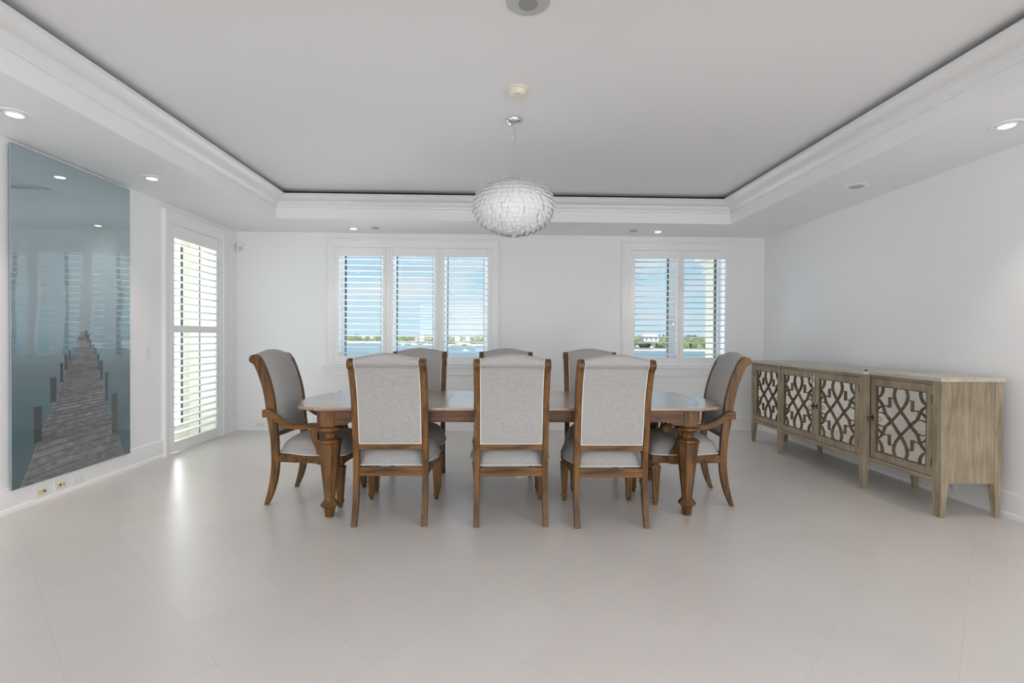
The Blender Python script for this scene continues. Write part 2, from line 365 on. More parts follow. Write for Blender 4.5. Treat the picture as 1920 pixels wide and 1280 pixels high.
LOUV = [(math.cos(t)*.5, math.sin(t)*.5) for t in [2*PI*i/14 for i in range(14)]]
def shutter_panel(label, p0, p1, z0, z1, openings, louvers, tilt, group, axis='x', hinge=-1):
    """panel in the plane x (back wall) or y (left wall); p0..p1 along it; openings [(a,b,zb,zt)]"""
    t = thing('plantation_shutter', label, 'shutter', group=group)
    if axis == 'x':
        t.location = ((p0+p1)/2, D, z0); f = lambda p, d, z: (p-t.location.x, -d, z-z0)
    else:
        t.location = (XL, (p0+p1)/2, z0); f = lambda p, d, z: (d, p-t.location.y, z-z0)
    def bx(bm, a, b, c, d, e, g):
        v0, v1 = f(a, c, e), f(b, d, g)
        box(bm, min(v0[0], v1[0]), max(v0[0], v1[0]), min(v0[1], v1[1]), max(v0[1], v1[1]), min(v0[2], v1[2]), max(v0[2], v1[2]))
    bm = NB(); F0, F1 = -.012, .018
    oa, ob = openings[0][0], openings[0][1]
    bx(bm, p0, oa, F0, F1, z0, z1); bx(bm, ob, p1, F0, F1, z0, z1)
    zz = z0
    for (a, b, zb, zt) in sorted(openings, key=lambda k: k[2]):
        bx(bm, oa, ob, F0, F1, zz, zb); zz = zt
    bx(bm, oa, ob, F0, F1, zz, z1)
    obj('shutter_frame', bm, M['shutter'], t, 30, .003)
    bm = NB()
    for i, z in enumerate(louvers):
        tl = tilt(i, z) if callable(tilt) else tilt
        ca, sa = math.cos(tl), math.sin(tl)
        rings = []
        for p in (oa+.002, ob-.002):
            rings.append([f(p, (u*.086*ca-v*.017*sa), z+(u*.086*-sa+v*.017*ca)) for u, v in LOUV])
        loft(bm, rings)
    obj('louvers', bm, M['shutter'], t, 50)
    e = p0 if hinge < 0 else p1
    for zz in (z0+.18, z1-.18):
        bm = NB(); bx(bm, e-.006, e+.006, F1-.002, F1+.006, zz-.035, zz+.035); obj('hinge', bm, M['shutter'], t, 30, .002)
    return t
LV = [2.256-i*(2.256-1.02)/16 for i in range(17)]
gW1 = 'shutter panels of the wide window'; gW2 = 'shutter panels of the narrow window'
ZP = (.864, 2.4055)
shutter_panel('left white louvered shutter panel of the wide three-part window', -2.1195, -1.457, *ZP, [(-2.067, -1.488, .975, 2.292)], LV, math.radians(0), gW1)
shutter_panel('middle white louvered shutter panel of the wide three-part window', -1.403, -.765, *ZP, [(-1.361, -.814, .975, 2.292)], LV, math.radians(1.0), gW1)
shutter_panel('right white louvered shutter panel of the wide window, nearest the pendant lamp', -.735, -.0785, *ZP, [(-.691, -.117, .975, 2.292)], LV, math.radians(5.5), gW1, hinge=1)
shutter_panel('left white louvered shutter panel of the narrow two-part window', 1.7905, 2.4645, *ZP, [(1.85, 2.419, .975, 2.300)], LV, math.radians(3.5), gW2)
shutter_panel('right white louvered shutter panel of the narrow window, nearest the sideboard', 2.4655, 3.1275, *ZP, [(2.514, 3.074, .975, 2.300)], LV, math.radians(4.5), gW2, hinge=1)
for n, (X, wd) in enumerate((((-1.457, -1.403), win1), ((-.765, -.735), win1))):
    bm = NB(); box(bm, X[0]-wd.location.x, X[1]-wd.location.x, -.012, .03, .003, 1.5435); obj('shutter_post', bm, M['shutter'], wd, 30, .003)

# ------------------------------------------------------------------ side door with full-height louvered shutter
dr = bpy.data.objects.new('door_1', None); C.objects.link(dr); dr.location = (XL, sum(DY)/2, 0); tag(dr, 'glazed side door in white casing behind its shutter', kind='structure')
oy = sum(DY)/2
bm = NB(); rings = []
for (y, z, sy_, sz) in ((DY[0], 0, -1, 0), (DY[0], DZ, -1, 1), (DY[1], DZ, 1, 1), (DY[1], 0, 1, 0)):
    rings.append([(t*1.15, (y+sy_*o*(1.0 if sy_ < 0 else .75))-oy, z+sz*o*1.08) for o, t in cas])
loft(bm, rings); obj('casing', bm, M['trim'], dr, 35)
bm = NB(); box(bm, -.40, -.03, DY[1]-.006-oy, DY[1]-oy, 0, DZ); box(bm, -.40, -.03, DY[0]-oy, DY[0]+.006-oy, 0, DZ); box(bm, -.40, -.03, DY[0]-oy, DY[1]-oy, DZ-.006, DZ); box(bm, -.40, -.03, DY[0]-oy, DY[1]-oy, 0, .012)
obj('door_reveal', bm, M['beige'], dr, 0)
bm = NB(); a, b = DY[0]+.006-oy, DY[1]-.006-oy
for q in ((a, a+.06, .012, DZ), (b-.10, b, .012, DZ), (a+.06, b-.10, .012, .16), (a+.06, b-.10, DZ-.09, DZ)): box(bm, -.385, -.335, q[0], q[1], q[2], q[3]-.006 if q[3] == DZ else q[3])
obj('door_leaf_frame', bm, M['beige'], dr, 0)
bm = NB()
for q in ((a+.06, a+.068, .16, DZ-.09), (b-.112, b-.10, .16, DZ-.09), (a+.06, b-.10, .16, .168), (a+.06, b-.10, DZ-.098, DZ-.09)): box(bm, -.372, -.350, *q)
box(bm, -.215, -.205, b-.006, b, .012, DZ-.006)
obj('gasket', bm, plain('door_gasket', (.10, .12, .10), .6), dr, 0)
bm = NB(); box(bm, -.364, -.358, a+.068, b-.112, .168, DZ-.098); obj('pane', bm, M['glass'], dr, 0)
lou = [2.205-i*.0785 for i in range(11)]+[1.222-i*.0785 for i in range(14)]
shutter_panel('tall white louvered shutter on the side door by the big pier picture', 5.423, 6.342, .008, 2.397, [(5.478, 6.29, 1.345, 2.257), (5.478, 6.29, .12, 1.27)], lou, lambda i, z: math.radians(3 if i < 11 else 2), None, axis='y', hinge=1)

# ------------------------------------------------------------------ small wall and ceiling fittings
def plate(name, label, cat, loc, face, w_, h_, cols):
    t = thing(name, label, cat, loc); n = Vector(face)
    s = Vector((0, 0, 1)).cross(n)        # sideways
    def bb(bm, a, b, c, d, e, f):
        P0 = s*a+n*e; P1 = s*b+n*f
        box(bm, min(P0.x, P1.x), max(P0.x, P1.x), min(P0.y, P1.y), max(P0.y, P1.y), c, d)
    bm = NB(); bb(bm, -w_/2, w_/2, -h_/2, h_/2, 0, .006); obj('cover_plate', bm, M['plastic'], t, 30, .002)
    for (nm, rects, mat) in cols:
        for (a, b, c, d, e) in rects:
            bm = NB(); bb(bm, a, b, c, d, .005, e); obj(nm, bm, mat, t, 30)
    return t
slots = []
for cx_ in (-.022, .022): slots += [(cx_-.008, cx_-.006, -.002, .008, .0092), (cx_+.006, cx_+.008, -.002, .008, .0092), (cx_-.002, cx_+.002, -.010, -.006, .0092)]
duplex = [('receptacle', [(-.036, -.006, -.016, .016, .009), (.006, .036, -.016, .016, .009)], M['plastic']), ('slot', slots, M['black'])]
plate('wall_jack', 'white wall plate with cream insert and coax stub below the pier picture, leftmost of three', 'wall plate', (XL+.019, 3.897, .078), (1, 0, 0), .115, .072, [('insert', [(-.036, .036, -.016, .016, .010)], M['almond']), ('connector', [(.008, .020, -.004, .006, .018)], M['bronze'])])
plate('wall_jack', 'white wall plate with cream insert and black square port below the pier picture', 'wall plate', (XL+.019, 4.064, .078), (1, 0, 0), .115, .072, [('insert', [(-.036, .036, -.018, .018, .010)], M['almond']), ('port', [(-.018, -.002, -.004, .012, .0112), (.020, .027, -.002, .006, .0112)], M['black'])])
plate('power_outlet', 'white power outlet in the left baseboard, nearest the side door', 'outlet', (XL+.019, 4.234, .075), (1, 0, 0), .118, .072, duplex)
plate('power_outlet', 'white power outlet in the back baseboard behind the left armchair', 'outlet', (-3.08, D-.019, .082), (0, -1, 0), .112, .070, duplex)
plate('power_outlet', 'white power outlet in the right baseboard seen under the sideboard', 'outlet', (XR-.019, 3.93, .085), (-1, 0, 0), .116, .072, duplex)
t = plate('light_switch', 'white rocker light switch between the pier picture and side door', 'light switch', (XL, 5.085, 1.076), (1, 0, 0), .074, .118, [('rocker', [(-.017, .017, -.034, .034, .010)], M['plastic'])])
# corner motion sensor
t = thing('motion_sensor', 'small white motion sensor high in the back left corner', 'sensor', (-3.325, 6.745, 2.385), math.radians(45))
bm = NB(); pts = [(-.026, -.05), (.026, -.05), (.030, -.02), (.030, .045), (.02, .055), (-.02, .055), (-.030, .045), (-.030, -.02)]
prism(bm, pts, lambda p, tt: (p[0], tt, p[1]), -.02, .035); obj('housing', bm, M['plastic'], t, 40, .006, 3)
bm = NB(); lathe(bm, [(.001, -.03), (.013, -.026), (.017, -.012), (.017, 0)], 16); 
for v in bm.verts: v.co = Vector((v.co.x, v.co.z*.5-.02, v.co.y-.02))
obj('lens', bm, M['lampoff'], t, 40)

def downlight(x, y, lit, label, ang=0):
    t = thing('recessed_downlight', label, 'downlight', (x, y, HS), ang, 'recessed downlights in the soffit')
    bm = NB(); rings = []
    for r, z in ((.092, 0), (.090, -.004), (.082, -.006), (.060, -.005), (.056, -.001), (.056, 0)): rings.append([(r*math.cos(2*PI*i/40), r*math.sin(2*PI*i/40), z) for i in range(40)])
    loft(bm, rings, caps=False); obj('trim_ring', bm, M['trim'], t, 50)
    bm = NB(); lathe(bm, [(.056, -.0005), (.050, -.006), (.044, -.012), (.040, -.010)], 32); obj('eyeball', bm, M['trim'] if lit else M['lampoff'], t, 50)
    bm = NB(); lathe(bm, [(.036, -.0095), (.034, -.0135), (.001, -.0155)], 28); obj('lamp', bm, M['glow'] if lit else M['lampoff'], t, 50)
    if lit:
        L = bpy.data.objects.new('lamp_light', bpy.data.lights.new('lamp_light', 'SPOT')); C.objects.link(L); L.parent = t; L.location = (0, 0, -.03)
        L.data.energy = lit; L.data.spot_size = math.radians(82); L.data.spot_blend = .8; L.data.shadow_soft_size = .03; L.data.color = (1, .90, .76)
    return t
downlight(-2.957, 3.248, 14, 'lit recessed downlight at the left edge, in front of the pier picture')
downlight(-2.969, 4.518, 14, 'lit recessed downlight above the far edge of the pier picture')
downlight(3.201, 3.136, 11, 'lit recessed downlight above the near end of the sideboard')
downlight(3.186, 4.455, 0, 'unlit recessed downlight above the middle of the sideboard')
downlight(-1.793, 6.491, 8, 'lit recessed downlight above the left panel of the wide window')
downlight(-1.517, 6.475, 0, 'unlit recessed downlight above the middle of the wide window')
downlight(1.732, 6.445, 0, 'unlit recessed downlight above the left edge of the narrow window')
downlight(2.05, 6.459, 8, 'lit recessed downlight above the narrow window')


# ceiling speaker, smoke detector
t = thing('ceiling_speaker', 'round grey ceiling speaker with dotted grille at the top edge', 'speaker', (.148, 2.522, CZ))
bm = NB(); lathe(bm, [(.108, 0), (.108, -.006), (.100, -.012), (.092, -.016), (.001, -.016)], 48); obj('housing', bm, plain('speaker_plastic', (.52, .53, .50), .5), t, 50)
bm = NB(); lathe(bm, [(.049, -.0155), (.048, -.0185), (.001, -.0185)], 40); obj('grille', bm, plain('speaker_grille', (.46, .46, .43), .6), t, 50)
bm = NB()
for k in range(1, 9):
    for i in range(6*k):
        a_ = 2*PI*i/(6*k); x, y, r = .0057*k*math.cos(a_), .0057*k*math.sin(a_), .0019
        vs = [bm.verts.new((x+r*math.cos(c*PI/3), y+r*math.sin(c*PI/3), -.0187)) for c in range(6)]; bm.faces.new(vs)
obj('grille_holes', bm, M['black'], t, 0)
t = thing('smoke_detector', 'cream round smoke detector on the ceiling behind the pendant canopy', 'smoke detector', (.134, 3.42, CZ))
bm = NB(); lathe(bm, [(.074, 0), (.074, -.008), (.062, -.014), (.055, -.016)], 40); obj('base_ring', bm, M['cream'], t, 50)
bm = NB(); lathe(bm, [(.060, -.014), (.058, -.034), (.050, -.046), (.03, -.050), (.001, -.050)], 40); obj('sensor_head', bm, M['cream'], t, 40)
bm = NB()
for i in range(3): box(bm, -.012+i*.008, -.009+i*.008, -.047, -.044, -.050, -.046)
obj('vent', bm, M['black'], t, 0)

# ------------------------------------------------------------------ pendant lamp
def petal_mat():
    m, nt, b = newmat('petal'); b.inputs['Base Color'].default_value = (.92, .93, .94, 1); b.inputs['Roughness'].default_value = .6
    out = nt.nodes['Material Output']; tl = N(nt, 'ShaderNodeBsdfTranslucent'); tl.inputs[0].default_value = (.9, .9, .92, 1)
    mx = N(nt, 'ShaderNodeMixShader'); mx.inputs[0].default_value = .22; nt.links.new(b.outputs[0], mx.inputs[1]); nt.links.new(tl.outputs[0], mx.inputs[2])
    nt.links.new(mx.outputs[0], out.inputs[0]); return m
PXc, PYc, PZc = .126, 3.905, 2.232
pl = thing('pendant_lamp', 'round white pendant lamp with a shade of layered petals on a thin wire', 'pendant lamp', (PXc, PYc, PZc))
A_, B_ = .312, .212
bm = NB(); rnd = random.Random(3)
bmesh.ops.create_uvsphere(bm, u_segments=32, v_segments=18, radius=1, matrix=Matrix.Diagonal((A_*.93, A_*.93, B_*.93, 1)))
for v in [v for v in bm.verts if v.co.z > B_*.90]: bm.verts.remove(v)
rows = 19
for k in range(rows):
    ph = PI*(.055+.90*k/(rows-1))               # from top
    rr = math.sin(ph); cnt = max(6, int(46*rr))
    for i in range(cnt):
        th = 2*PI*(i+.5*(k % 2))/cnt+rnd.uniform(-.03, .03)
        nrm = Vector((math.cos(th)*rr/A_, math.sin(th)*rr/A_, math.cos(ph)/B_)).normalized()
        p = Vector((A_*rr*math.cos(th), A_*rr*math.sin(th), B_*math.cos(ph)))*.955
        down = Vector((A_*math.cos(ph)*math.cos(th), A_*math.cos(ph)*math.sin(th), -B_*rr)).normalized()
        side = nrm.cross(down).normalized()
        L, W_ = rnd.uniform(.044, .054), rnd.uniform(.022, .027); lift = rnd.uniform(.010, .024)
        g = []
        for (a, b_, c) in ((0, -.7, 0), (0, .7, 0), (.5, -1, .35), (.5, 0, .75), (.5, 1, .35), (.85, -.7, .7), (.85, 0, 1.05), (.85, .7, .7), (1, 0, 1.0)):
            g.append(bm.verts.new(p+down*L*(a-.15)+side*W_*b_+nrm*lift*c))
        for f in ((0, 1, 3), (0, 3, 2), (1, 4, 3), (2, 3, 6, 5), (3, 4, 7, 6), (5, 6, 8), (6, 7, 8)):
            try: bm.faces.new([g[q] for q in f])
            except ValueError: pass
bmn = bm
me_fix = obj('lamp_shade', bmn, petal_mat(), pl, 60)
bm = NB(); lathe(bm, [(.001, -B_-.022), (.006, -B_-.014), (.010, -B_+.006), (.022, -B_+.02)], 12); obj('shade_tip', bm, M['paper'], pl, 50)
ct = CZ-PZc
bm = NB(); lathe(bm, [(.064, ct), (.064, ct-.006), (.055, ct-.022), (.040, ct-.034), (.034, ct-.036), (.001, ct-.036)], 40); obj('canopy', bm, M['chrome'], pl, 40)
for s in (-1, 1):
    bm = NB(); q = Matrix.Translation((s*.03, -.028, ct-.034)); bmesh.ops.create_uvsphere(bm, u_segments=10, v_segments=8, radius=.006, matrix=q)
    obj('canopy_screw', bm, M['chrome'], pl, 60)
bm = NB(); tube(bm, catmull([(-.002, 0, ct-.034), (-.004, 0, ct-.06), (.004, 0, ct-.10), (.006, 0, ct-.135), (.003, 0, ct-.16), (0, 0, ct-.4), (0, 0, B_*.8)], 5), .0028, 8); obj('cord', bm, M['lampoff'], pl, 60)
bm = NB(); lathe(bm, [(.001, ct-.132), (.011, ct-.134), (.011, ct-.139), (.001, ct-.141)], 16, (.005, 0)); obj('cord_stop', bm, M['chrome'], pl, 40)
bm = NB(); lathe(bm, [(.022, B_*.93), (.024, B_*.99), (.010, B_*1.02), (.004, B_*1.08)], 20); obj('socket_cap', bm, M['chrome'], pl, 40)

# ------------------------------------------------------------------ pier picture
AY0, AY1, AZ0, AZ1 = 3.652, 4.803, .157, 2.572
def PX2(px, py):     # photo pixel -> (Y, z) on the picture face
    d = _fwd + ((px-960)*_r - (py-640)*_u)/FPX; t = (XL+.032)/d.x
    return d.y*t, CAMZ+d.z*t
ny, nz = 330, 690
ys = np.linspace(AY0, AY1, ny); zs = np.linspace(AZ0, AZ1, nz); YY, ZZ = np.meshgrid(ys, zs)
rs = np.random.RandomState(5)
def vnoise(sy_, sz_):
    a = rs.rand(int(nz/sz_)+3, int(ny/sy_)+3); fy = np.linspace(0, ny/sy_, ny); fz = np.linspace(0, nz/sz_, nz)
    iy, iz = fy.astype(int), fz.astype(int); ty, tz = fy-iy, fz-iz; ty = ty*ty*(3-2*ty); tz = tz*tz*(3-2*tz)
    g = lambda p, q: a[np.ix_(iz+q, iy+p)]
    return (g(0,0)*(1-ty)+g(1,0)*ty)*(1-tz)[:,None]+(g(0,1)*(1-ty)+g(1,1)*ty)*tz[:,None]
T = (ZZ-AZ0)/(AZ1-AZ0); S = (YY-AY0)/(AY1-AY0)
def s2l(c): c = np.array(c)/255.; return np.where(c <= .04045, c/12.92, ((c+.055)/1.055)**2.4)
stops = [(0, (16, 70, 80)), (.15, (38, 90, 100)), (.32, (84, 112, 123)), (.45, (122, 143, 152)), (.6, (140, 160, 167)), (.8, (146, 166, 172)), (1, (142, 160, 166))]
img = np.zeros((nz, ny, 3))
for c in range(3): img[..., c] = np.interp(T, [s[0] for s in stops], [s2l(s[1])[c] for s in stops])
img *= (1+.05*(vnoise(60, 90)-.5))[..., None]
img *= (1-.18*np.clip((.35-T)/.35, 0, 1)*(1-np.clip(S*3, 0, 1)))[..., None]
Lpx = [(36, 916), (59, 862), (64, 844), (84, 794), (106, 744), (120, 703), (125, 673), (136, 650), (151, 622)]
Rpx = [(236, 862), (231, 850), (219, 806), (200, 747), (184, 694), (178, 672), (172, 650), (165, 622)]
Lp = sorted([PX2(*p)[::-1] for p in Lpx]); Rp = sorted([PX2(*p)[::-1] for p in Rpx])
le = np.interp(ZZ, [p[0] for p in Lp], [p[1] for p in Lp]); re_ = np.interp(ZZ, [p[0] for p in Rp], [p[1] for p in Rp])
ztop = Lp[-1][0]
pier = (YY > le) & (YY < re_) & (ZZ < ztop)
depth = 1/np.clip((ztop+.05-ZZ), .05, 9)                # boards shrink towards the far end
slant = (ZZ-.05*(YY-AY0)*np.clip((ztop-ZZ)/.8, 0, 1))
dd = 1/np.clip((ztop+.16-slant), .10, 9)
bd = dd*22; fr_ = bd-np.floor(bd); per = 1/(22*dd*dd)                 # board height in metres
dl = np.minimum(fr_, 1-fr_)*per; lwid = np.maximum(.0042, .055*per)
line = np.clip(1.25-dl/lwid, 0, 1)*np.clip(per/.016, .15, 1)
tone = rs.rand(400)[np.clip(np.floor(bd).astype(int), 0, 399)]
grain = vnoise(16, 1.15); blot = vnoise(14, 7)
near_ = s2l((104, 106, 112)); far_ = s2l((112, 110, 116))
wcol = near_[None, None]*(1-T[..., None]*1.6)+far_[None, None]*(T[..., None]*1.6)
wcol = wcol*(.70+.38*tone+.55*(grain-.5)+.55*(blot-.5))[..., None]
wcol = wcol*(1-.86*line)[..., None]
img[pier] = np.clip(wcol, 0, 1)[pier]
edge = pier & ((YY < le+.008) | (YY > re_-.008)); img[edge] = img[edge]*.6+.1
posts = [(62.5, 78, 759, 828), (94, 105, 706, 753), (112, 118.5, 680, 716), (120, 126, 664, 694), (209, 220, 735, 809), (196, 202.5, 697, 750), (187, 192, 675, 712), (182, 186, 662, 694), (177.5, 181, 652, 676), (173.5, 176.5, 645, 665), (168.5, 171.5, 636, 652), (159.5, 163.5, 619, 632), (162, 167, 626, 643), (128, 132, 655, 675)]
for (x0, x1, y0, y1) in sorted(posts, key=lambda p: -p[3])[::-1]:
    ya, zt = PX2(x0, y0); yb, zb = PX2(x1, y1)
    m_ = (YY > ya) & (YY < yb) & (ZZ > zb) & (ZZ < zt)
    u_ = (YY-ya)/(yb-ya)
    shade = (.12+1.5*np.sin(np.clip(u_, 0, 1)*PI)*(1-.7*u_))*(.8+.4*vnoise(2, 20))
    col = s2l((20, 28, 34))[None, None]*shade[..., None]
    img[m_] = col[m_]
    cap = m_ & (ZZ > zt-.25*(yb-ya)); img[cap] = s2l((70, 90, 102))
pt = thing('pier_picture', 'tall frameless glossy photograph of a wooden pier over teal water', 'picture', (XL, (AY0+AY1)/2, AZ0))
me = bpy.data.meshes.new('print')
gx = .034
co = np.zeros((nz*ny, 3)); co[:, 0] = gx; co[:, 1] = YY.ravel()-(AY0+AY1)/2; co[:, 2] = ZZ.ravel()-AZ0
idx = np.arange(nz*ny).reshape(nz, ny)
F = np.stack([idx[:-1, :-1], idx[:-1, 1:], idx[1:, 1:], idx[1:, :-1]], -1).reshape(-1, 4)
me.from_pydata(co.tolist(), [], F.tolist())
ca = me.color_attributes.new('print', 'FLOAT_COLOR', 'POINT')
ca.data.foreach_set('color', np.concatenate([np.clip(img, 0, 1).reshape(-1, 3), np.ones((nz*ny, 1))], 1).ravel().astype(np.float32))
m_, nt, b = newmat('glossy_print')
at_ = N(nt, 'ShaderNodeAttribute', attribute_name='print'); nt.links.new(at_.outputs[0], b.inputs['Base Color']); b.inputs['Roughness'].default_value = .5
b.inputs['Coat Weight'].default_value = 1; b.inputs['Coat Roughness'].default_value = .015; b.inputs['Coat IOR'].default_value = 2.5; b.inputs['Specular IOR Level'].default_value = 0
tc = N(nt, 'ShaderNodeTexCoord'); mp = N(nt, 'ShaderNodeMapping'); mp.inputs['Scale'].default_value = (1, 1.6, 1.1); nt.links.new(tc.outputs['Object'], mp.inputs['Vector'])
no = N(nt, 'ShaderNodeTexNoise', in_Scale=1.7, in_Detail=1.0, in_Roughness=.3); nt.links.new(mp.outputs[0], no.inputs['Vector'])
bp = N(nt, 'ShaderNodeBump', in_Strength=1.0, in_Distance=.0028); nt.links.new(no.outputs[0], bp.inputs['Height']); nt.links.new(bp.outputs[0], b.inputs['Coat Normal'])
me.materials.append(m_); o = bpy.data.objects.new('print', me); C.objects.link(o); o.parent = pt
bm = NB(); box(bm, .022, .0335, AY0-(AY0+AY1)/2, AY1-(AY0+AY1)/2, 0, AZ1-AZ0); obj('backing_panel', bm, plain('panel_edge', (.30, .36, .38), .4), pt, 30, .001)
bm = NB(); box(bm, 0, .022, -.45, .45, .3, 2.1); obj('hanging_rail', bm, M['lampoff'], pt, 0)

# ------------------------------------------------------------------ dining chairs
REAR = [(-.055, .0), (-.031, .085), (-.013, .173), (-.002, .274), (0, .352), (-.006, .475), (-.022, .575), (-.036, .66), (-.042, .709), (-.060, .82), (-.094, .938), (-.134, 1.030)]
FRONT = [(-.028, .0), (.003, .062), (.032, .15), (.049, .24), (.053, .318), (.050, .42), (.046, .508), (.038, .575), (.026, .698), (.009, .82), (-.025, .943), (-.068, 1.050)]
SCROLL = [(-.148, 1.040), (-.162, 1.046), (-.171, 1.062), (-.169, 1.082), (-.157, 1.098), (-.138, 1.104), (-.118, 1.106), (-.098, 1.094)]
rear_s = catmull([Vector((a, b, 0)) for a, b in REAR], 4); front_s = catmull([Vector((a, b, 0)) for a, b in FRONT], 4)
def interp(curve, z): return float(np.interp(z, [p.y for p in curve], [p.x for p in curve]))
def chair_post(s):
    bm = NB(); pts = [(p.x, p.y) for p in rear_s]+SCROLL+[(p.x, p.y) for p in front_s[::-1]]
    a, b = .2085*s, .2465*s
    prism(bm, pts, lambda p, t: (t, p[0], p[1]), min(a, b), max(a, b)); return bm
def front_leg(s):
    bm = NB(); prof = [(.027, .376), (.027, .318), (.021, .312), (.021, .302), (.031, .298), (.033, .288), (.030, .284), (.018, .052), (.022, .048), (.022, .036), (.017, .032), (.014, .006), (.010, 0)]
    cx_, cy_ = s*.246, .523
    loft(bm, [[(cx_+a*h, cy_+b*h, z) for a, b in ((-1, -1), (1, -1), (1, 1), (-1, 1))] for h, z in prof]); return bm
def seat_cushion():
    bm = NB(); n = 22; G = []
    for j in range(n+1):
        t = -1+2*j/n; row = []
        v = (t+1)/2; U = .048+v*.512
        for i in range(n+1):
            s = -1+2*i/n
            # rounded front corners
            half = .205+.075*min(1, v/.45) if v < .45 else .28
            half -= .03*max(0, (v-.8)/.2)**2
            bow = .012*(1-s*s)*v
            h = ((1-abs(s)**5)*(1-abs(t)**5))**.42 if abs(s) < 1 and abs(t) < 1 else 0
            dome = .8+.2*(1-s*s)*(1-t*t)
            row.append(bm.verts.new((s*half, U+bow, .379+.012+.128*h*dome)))
        G.append(row)
    for j in range(n):
        for i in range(n): bm.faces.new((G[j][i], G[j][i+1], G[j+1][i+1], G[j+1][i]))
    rim = [G[0][i] for i in range(n+1)]+[G[j][n] for j in range(1, n+1)]+[G[n][i] for i in range(n-1, -1, -1)]+[G[j][0] for j in range(n-1, 0, -1)]
    low = [bm.verts.new((v.co.x, v.co.y, .376)) for v in rim]; L = len(rim)
    for i in range(L): bm.faces.new((rim[i], rim[(i+1) % L], low[(i+1) % L], low[i]))
    bm.faces.new(low)
    path = [Vector((v.co.x*1.008, v.co.y, .383)) for v in rim]
    return bm, path
def back_cushion():
    bm = NB(); nx = 20; rings = []
    zs_ = [.535+i*(1.035-.535)/16 for i in range(17)]
    for i in range(nx+1):
        s = -1+2*i/nx; x = .206*s; arch = .030*math.cos(s*PI/2)**1.2; bulge = .030*(1-s**4)
        ring = [(x, interp(rear_s, z)+.008, z) for z in zs_]
        ring += [(x, -.136, 1.052), (x, -.150, 1.056), (x, -.163, 1.066+arch*.2), (x, -.168, 1.082+arch*.5), (x, -.160, 1.098+arch*.8), (x, -.142, 1.108+arch), (x, -.118, 1.108+arch), (x, -.096+bulge*.2, 1.098+arch*.8), (x, -.078+bulge*.5, 1.075+arch*.5)]
        for z in zs_[::-1]:
            k_ = min(1, (z-.535)/.06); ring.append((x, interp(front_s, z)-.010+bulge*k_, z))
        rings.append(ring)
    loft(bm, rings); return bm
def back_piping():
    bm = NB()
    for s in (-1, 1):
        p = [(s*.203, interp(rear_s, z)+.006, z) for z in [.537+i*.0415 for i in range(13)]]+[(s*.203, -.165, 1.072), (s*.203, -.163, 1.095), (s*.203, -.14, 1.108)]
        tube(bm, p, .003, 6)
        p = [(s*.204, interp(front_s, z)-.008, z) for z in [.537+i*.0415 for i in range(13)]]
        tube(bm, p, .003, 6)
    tube(bm, [(-.203, interp(rear_s, .537)+.006, .537), (.203, interp(rear_s, .537)+.006, .537)], .003, 6)
    return bm
def make_chair(arm):
    nm = 'dining_armchair' if arm else 'dining_chair'
    t = thing(nm, 'x', 'chair')
    for s in (-1, 1):
        obj('rear_leg', chair_post(s), M['wz'], t, 40, .005)
        obj('front_leg', front_leg(s), M['wz'], t, 30, .002)
    bm = NB()
    box(bm, -.209, .209, .004, .034, .318, .376)
    for s in (-1, 1):
        v = [(s*.246, .05, 0), (s*.215, .05, 0), (s*.235, .50, 0), (s*.270, .50, 0)]
        loft(bm, [[(a, b, .318) for a, b, _ in v], [(a, b, .376) for a, b, _ in v]])
    box(bm, -.222, .222, .516, .548, .318, .376)
    obj('seat_frame', bm, M['wx'], t, 30, .003)
    bm, path = seat_cushion(); st = obj('seat', bm, M['linen'], t, 60)
    bm = NB(); tube(bm, path, .0035, 6, closed=True); obj('piping', bm, M['piping'], st, 60)
    bk = obj('backrest', back_cushion(), M['linen'], t, 50)
    obj('piping', back_piping(), M['piping'], bk, 60)
    bm = NB(); box(bm, -.209, .209, interp(rear_s, .51)+.004, interp(rear_s, .51)+.034, .496, .532); obj('back_rail', bm, M['wx'], t, 30, .003)
    if arm:
        top = [(-.044, .706), (.010, .706), (.051, .675), (.099, .642), (.155, .618), (.21, .608), (.267, .607), (.33, .612), (.39, .612)]
        bot = [(.39, .578), (.33, .574), (.267, .568), (.21, .568), (.155, .574), (.10, .592), (.055, .620), (.010, .648), (-.044, .650)]
        T_ = [(p.x, p.y) for p in catmull([Vector((a, b, 0)) for a, b in top], 4)]; B_2 = [(p.x, p.y) for p in catmull([Vector((a, b, 0)) for a, b in bot], 4)]
        cs = [(.447+.036*math.cos(a), .577+.036*math.sin(a)) for a in [math.radians(d) for d in range(110, -215, -18)]]
        poly = T_+cs+B_2[1:]
        supp = catmull([Vector((a, b, 0)) for a, b in [(.335, .590), (.316, .552), (.314, .52), (.326, .48), (.346, .44), (.358, .40), (.355, .36), (.356, .318), (.440, .318), (.444, .36), (.432, .40), (.402, .44), (.378, .48), (.366, .52), (.372, .555), (.40, .585)]], 3, closed=True)
        for s in (-1, 1):
            a, b = sorted((s*.243, s*.291))
            bm = NB(); prism(bm, poly, lambda p, tt: (tt, p[0], p[1]), a, b)
            arm_o = obj('armrest', bm, M['wy'], t, 35, .006, 3)
            for side_x in (a-.003, b+.003):
                bm = NB(); pth = [Vector((side_x, .447+(.030-.0045*k)*math.cos(k*.55), .577+(.030-.0045*k)*math.sin(k*.55))) for k in np.linspace(0, 5.5, 26)]
                tube(bm, pth, .0035, 6); obj('scroll', bm, M['wy'], arm_o, 60)
            a, b = sorted((s*.250, s*.284))
            bm = NB(); prism(bm, [(p.x, p.y) for p in supp], lambda p, tt: (tt, p[0], p[1]), a, b); obj('arm_support', bm, M['wz'], t, 35, .006, 3)
    return t
side = make_chair(False); armc = make_chair(True)
